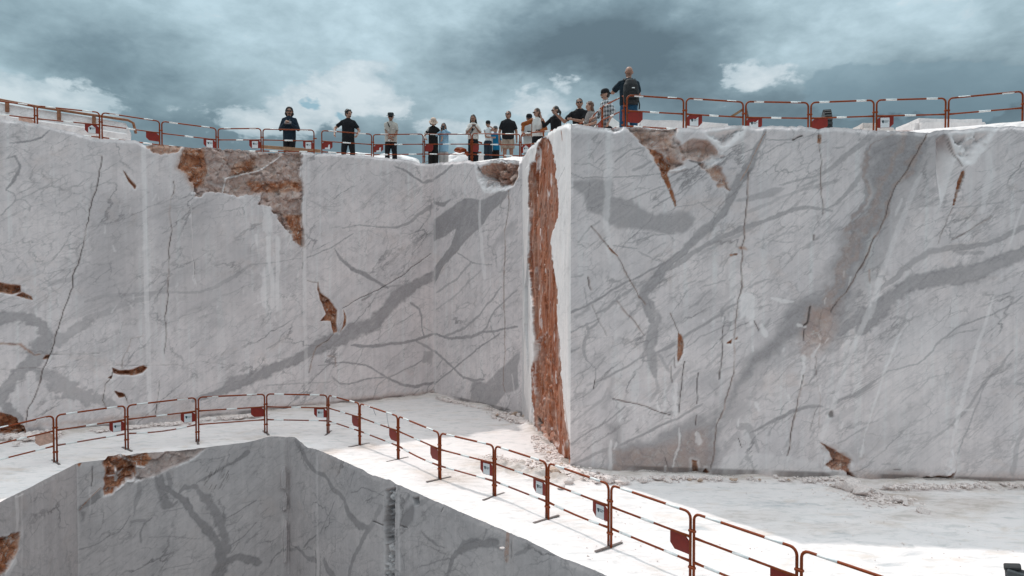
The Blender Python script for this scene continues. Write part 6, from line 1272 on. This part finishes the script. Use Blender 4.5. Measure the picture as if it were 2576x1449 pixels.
# 7 woman in sleeveless white top
d = person(1228, 302, 21.75, 4, 'woman in white sleeveless top and navy trousers with one hand at her chin', .96, 'a', 'bun', 'd', ('cap0', BLACK, True), True, False, (.60, .62, .63), None, .12, .53, 1.0, (.020, .030, .042), wide=1.2, handL=(.028, -.085, .86), handR=(.085, -.10, .60), head=(6, 8), female=True, poleR=(-.7, .2, -.5), poleL=(.6, -.1, -.6))
# 8 young person in blue shirt
d = person(1246, 315, 22.9, -6, 'short person in grey cap and blue t-shirt yawning behind the others', 1.0, 'c', 'short', 'd', ('cap', (.10, .105, .11), False), False, False, (.008, .14, .27), None, .70, .44, 1.12, BLACK, handR=(-.03, -.09, .87), head=(0, -14))
held('tote_bag', 'pale canvas tote bag hanging beside the blue t-shirt', 'bag', d, Vector((-.10, -.13, .545)) * d['u'], (.17, .06, .46), plain('canvas', (.48, .44, .41), .8), 0, .02)
# 9 man in shorts
d = person(1278, 277, 22.05, 2, 'man in black t-shirt, tan shorts and sunglasses standing straight', 1.10, 'c', 'short', 'b', None, True, False, BLACK, None, .74, .465, 1.06, (.32, .25, .20), .52, handL=(.155, -.02, .475), handR=(-.158, -.02, .475), head=(-22, -6), stance=.055)
# 10 man in black cap behind orange jacket
d = person(1331, 285, 22.0, -8, 'man in black cap and pale shirt half hidden behind the orange jacket', 1.0, 'b', 'short', 'd', ('cap', BLACK, False), False, False, (.42, .42, .41), None, .7, .44, 1.12, (.26, .26, .27), handL=(.05, -.12, .60), handR=(-.02, -.12, .62), head=(6, 10))
held('black_camera', 'black camera held low by the man in pale shirt', 'camera', d, Vector((.02, -.14, .64)) * d['u'], (.13, .08, .09), M_PHONE)
# 11 woman, white shirt, jacket over the shoulders
def ex11(d):
    u = d['u']; bm = bmesh.new()
    for s_, sh, e, w_ in ((1, d['shL'], d['eL'], d['wL']), (-1, d['shR'], d['eR'], d['wR'])):
        cap(bm, sh + Vector((0, .005, 0)), e, .045 * u, .037 * u); cap(bm, e, e.lerp(w_, .85), .037 * u, .029 * u)
        loft(bm, [(s_ * .070 * u, .028 * u, .52 * u, .040 * u, .045 * u), (s_ * .072 * u, .028 * u, .66 * u, .038 * u, .046 * u), (s_ * .072 * u, .022 * u, .79 * u, .036 * u, .046 * u), (s_ * .05 * u, .018 * u, .825 * u, .024 * u, .036 * u)], 12, d['ML'])
    fuse('jacket', bm, .014, fab((.24, .070, .018)), d['t'], .6, 2, .016)
d = person(1352, 272, 21.1, -14, 'woman with long brown hair in white shirt and open rust-orange jacket', .98, 'a', 'long', 'b', None, True, False, (.60, .58, .55), None, .4, .52, 1.08, BLACK, handL=(.06, -.14, .58), handR=(-.24, -.10, .60), head=(-42, 8), lean=6, female=True, extra=ex11, poleR=(-.8, .2, .2), wide=1.2)
held('phone', 'dark phone in the hand of the woman with the orange jacket', 'phone', d, Vector((.04, -.17, .585)) * d['u'], (.13, .02, .07), M_PHONE, .5)
# 12 woman in black, hand at mouth
d = person(1399, 267, 20.0, -18, 'woman in black blouse with ponytail and sunglasses, hand raised to her mouth', .98, 'a', 'tail', 'd', None, True, False, (.014, .013, .014), None, 1.55, .44, 1.12, BLACK, handL=(.0, -.10, .87), handR=(-.24, -.10, .80), head=(-48, 6), lean=8, female=True, poleR=(-.3, .2, -1), poleL=(.5, -.3, -.9))
# 13 man in black polo leaning
d = person(1461, 250, 19.2, -22, 'broad man in black polo shirt and sunglasses leaning forearms on the rail', 1.16, 'b', 'short', 'd', None, True, False, (.011, .011, .012), None, .80, .44, 1.06, BLACK, handL=(-.04, -.26, .64), handR=(-.30, -.22, .735), head=(16, 2), lean=16, poleL=(.5, .2, -.8), poleR=(-.4, 0, -.9))
# 14 woman with wavy hair
d = person(1492, 256, 18.3, -62, 'woman with long wavy brown hair in grey speckled top, seen from the side', .98, 'a', 'wavy', 'r', None, False, False, (.22, .20, .19), None, .85, .42, 1.1, (.05, .05, .05), handL=(.10, -.20, .58), handR=(-.08, -.20, .56), head=(-10, 8), lean=12, female=True)
# 15 man in plaid shirt
d = person(1526, 222, 17.3, -66, 'man in black cap and grey plaid shirt holding white sheets of paper', 1.0, 'a', 'short', 'd', ('cap', BLACK, True), True, True, (.48, .49, .50), 'plaid', 1.5, .44, 1.14, BLACK, handL=(.155, -.055, .50), handR=(-.12, -.18, .58), head=(-14, 8), lean=5)
held('paper_sheets', 'white sheets of paper in the hand of the plaid shirt man', 'paper', d, Vector((.175, .02, .46)) * d['u'], (.006, .30, .21), M_WHT, math.radians(-28), 0)
# 16 man with backpack
def ex16(d):
    u = d['u']; bm = bmesh.new(); loft(bm, [(0, .0, .555 * u, .089 * u, .066 * u), (0, 0, .572 * u, .089 * u, .066 * u)], 16); obj('belt', bm, M_BLK, d['t'], True)
d = person(1580, 165, 15.6, 184, 'bald man seen from behind in dark blue t-shirt and jeans wearing a backpack', 1.14, 'c', 'none', 'd', None, False, False, (.008, .017, .026), None, .78, .50, 1.06, (.014, .060, .115), handL=(.10, -.22, .80), handR=(-.10, -.22, .79), head=(0, 2), poleL=(.8, .2, -1.0), poleR=(-.8, .2, -1.5), extra=ex16, stance=.062)
u = d['u']; t = thing('backpack', 'black backpack with a small white badge on the bald man\'s back', 'backpack', world_of(d, (0, .10 * u, .50 * u)), d['t'].rotation_euler.z)
bm = bmesh.new(); loft(bm, [(0, .02, .0, .15, .09), (0, .03, .06, .175, .115), (0, .03, .25, .180, .120), (0, .02, .42, .165, .105), (0, .0, .53, .12, .075), (0, -.02, .57, .06, .04)], 18); fuse('bag', bm, .014, plain('backpack_cloth', (.008, .008, .009), .75, var=.3, bump=.3), t, .6, 2, .014)
bm = bmesh.new(); box(bm, (0, .145, .18), (.22, .05, .20)); bmesh.ops.bevel(bm, geom=list(bm.edges), offset=.02, segments=2, affect='EDGES'); obj('front_pocket', bm, M_BLK, t)
bm = bmesh.new(); box(bm, (-.02, .15, .33), (.06, .012, .022)); obj('badge', bm, M_WHT, t)
for s_ in (1, -1):
    bm = bmesh.new(); tubepath(bm, [(.11 * s_, -.03, .53), (.125 * s_, -.14, .60), (.125 * s_, -.24, .50), (.15 * s_, -.20, .25), (.17 * s_, -.04, .10)], .020, 6); obj('shoulder_strap', bm, M_BLK, t, True)
bm = bmesh.new(); tubepath(bm, [(-.16, .05, .10), (-.185, .06, -.02), (-.18, .05, -.12)], .016, 6); obj('side_strap', bm, M_BLK, t, True)
# every marble object carries the marks layer, blank where nothing is traced
for me in bpy.data.meshes:
    if me.materials and me.materials[0] and 'marble' in me.materials[0].name and 'marks' not in me.attributes:
        a = me.attributes.new('marks', 'FLOAT_COLOR', 'POINT'); a.data.foreach_set('color', np.zeros(len(me.vertices) * 4, np.float32))
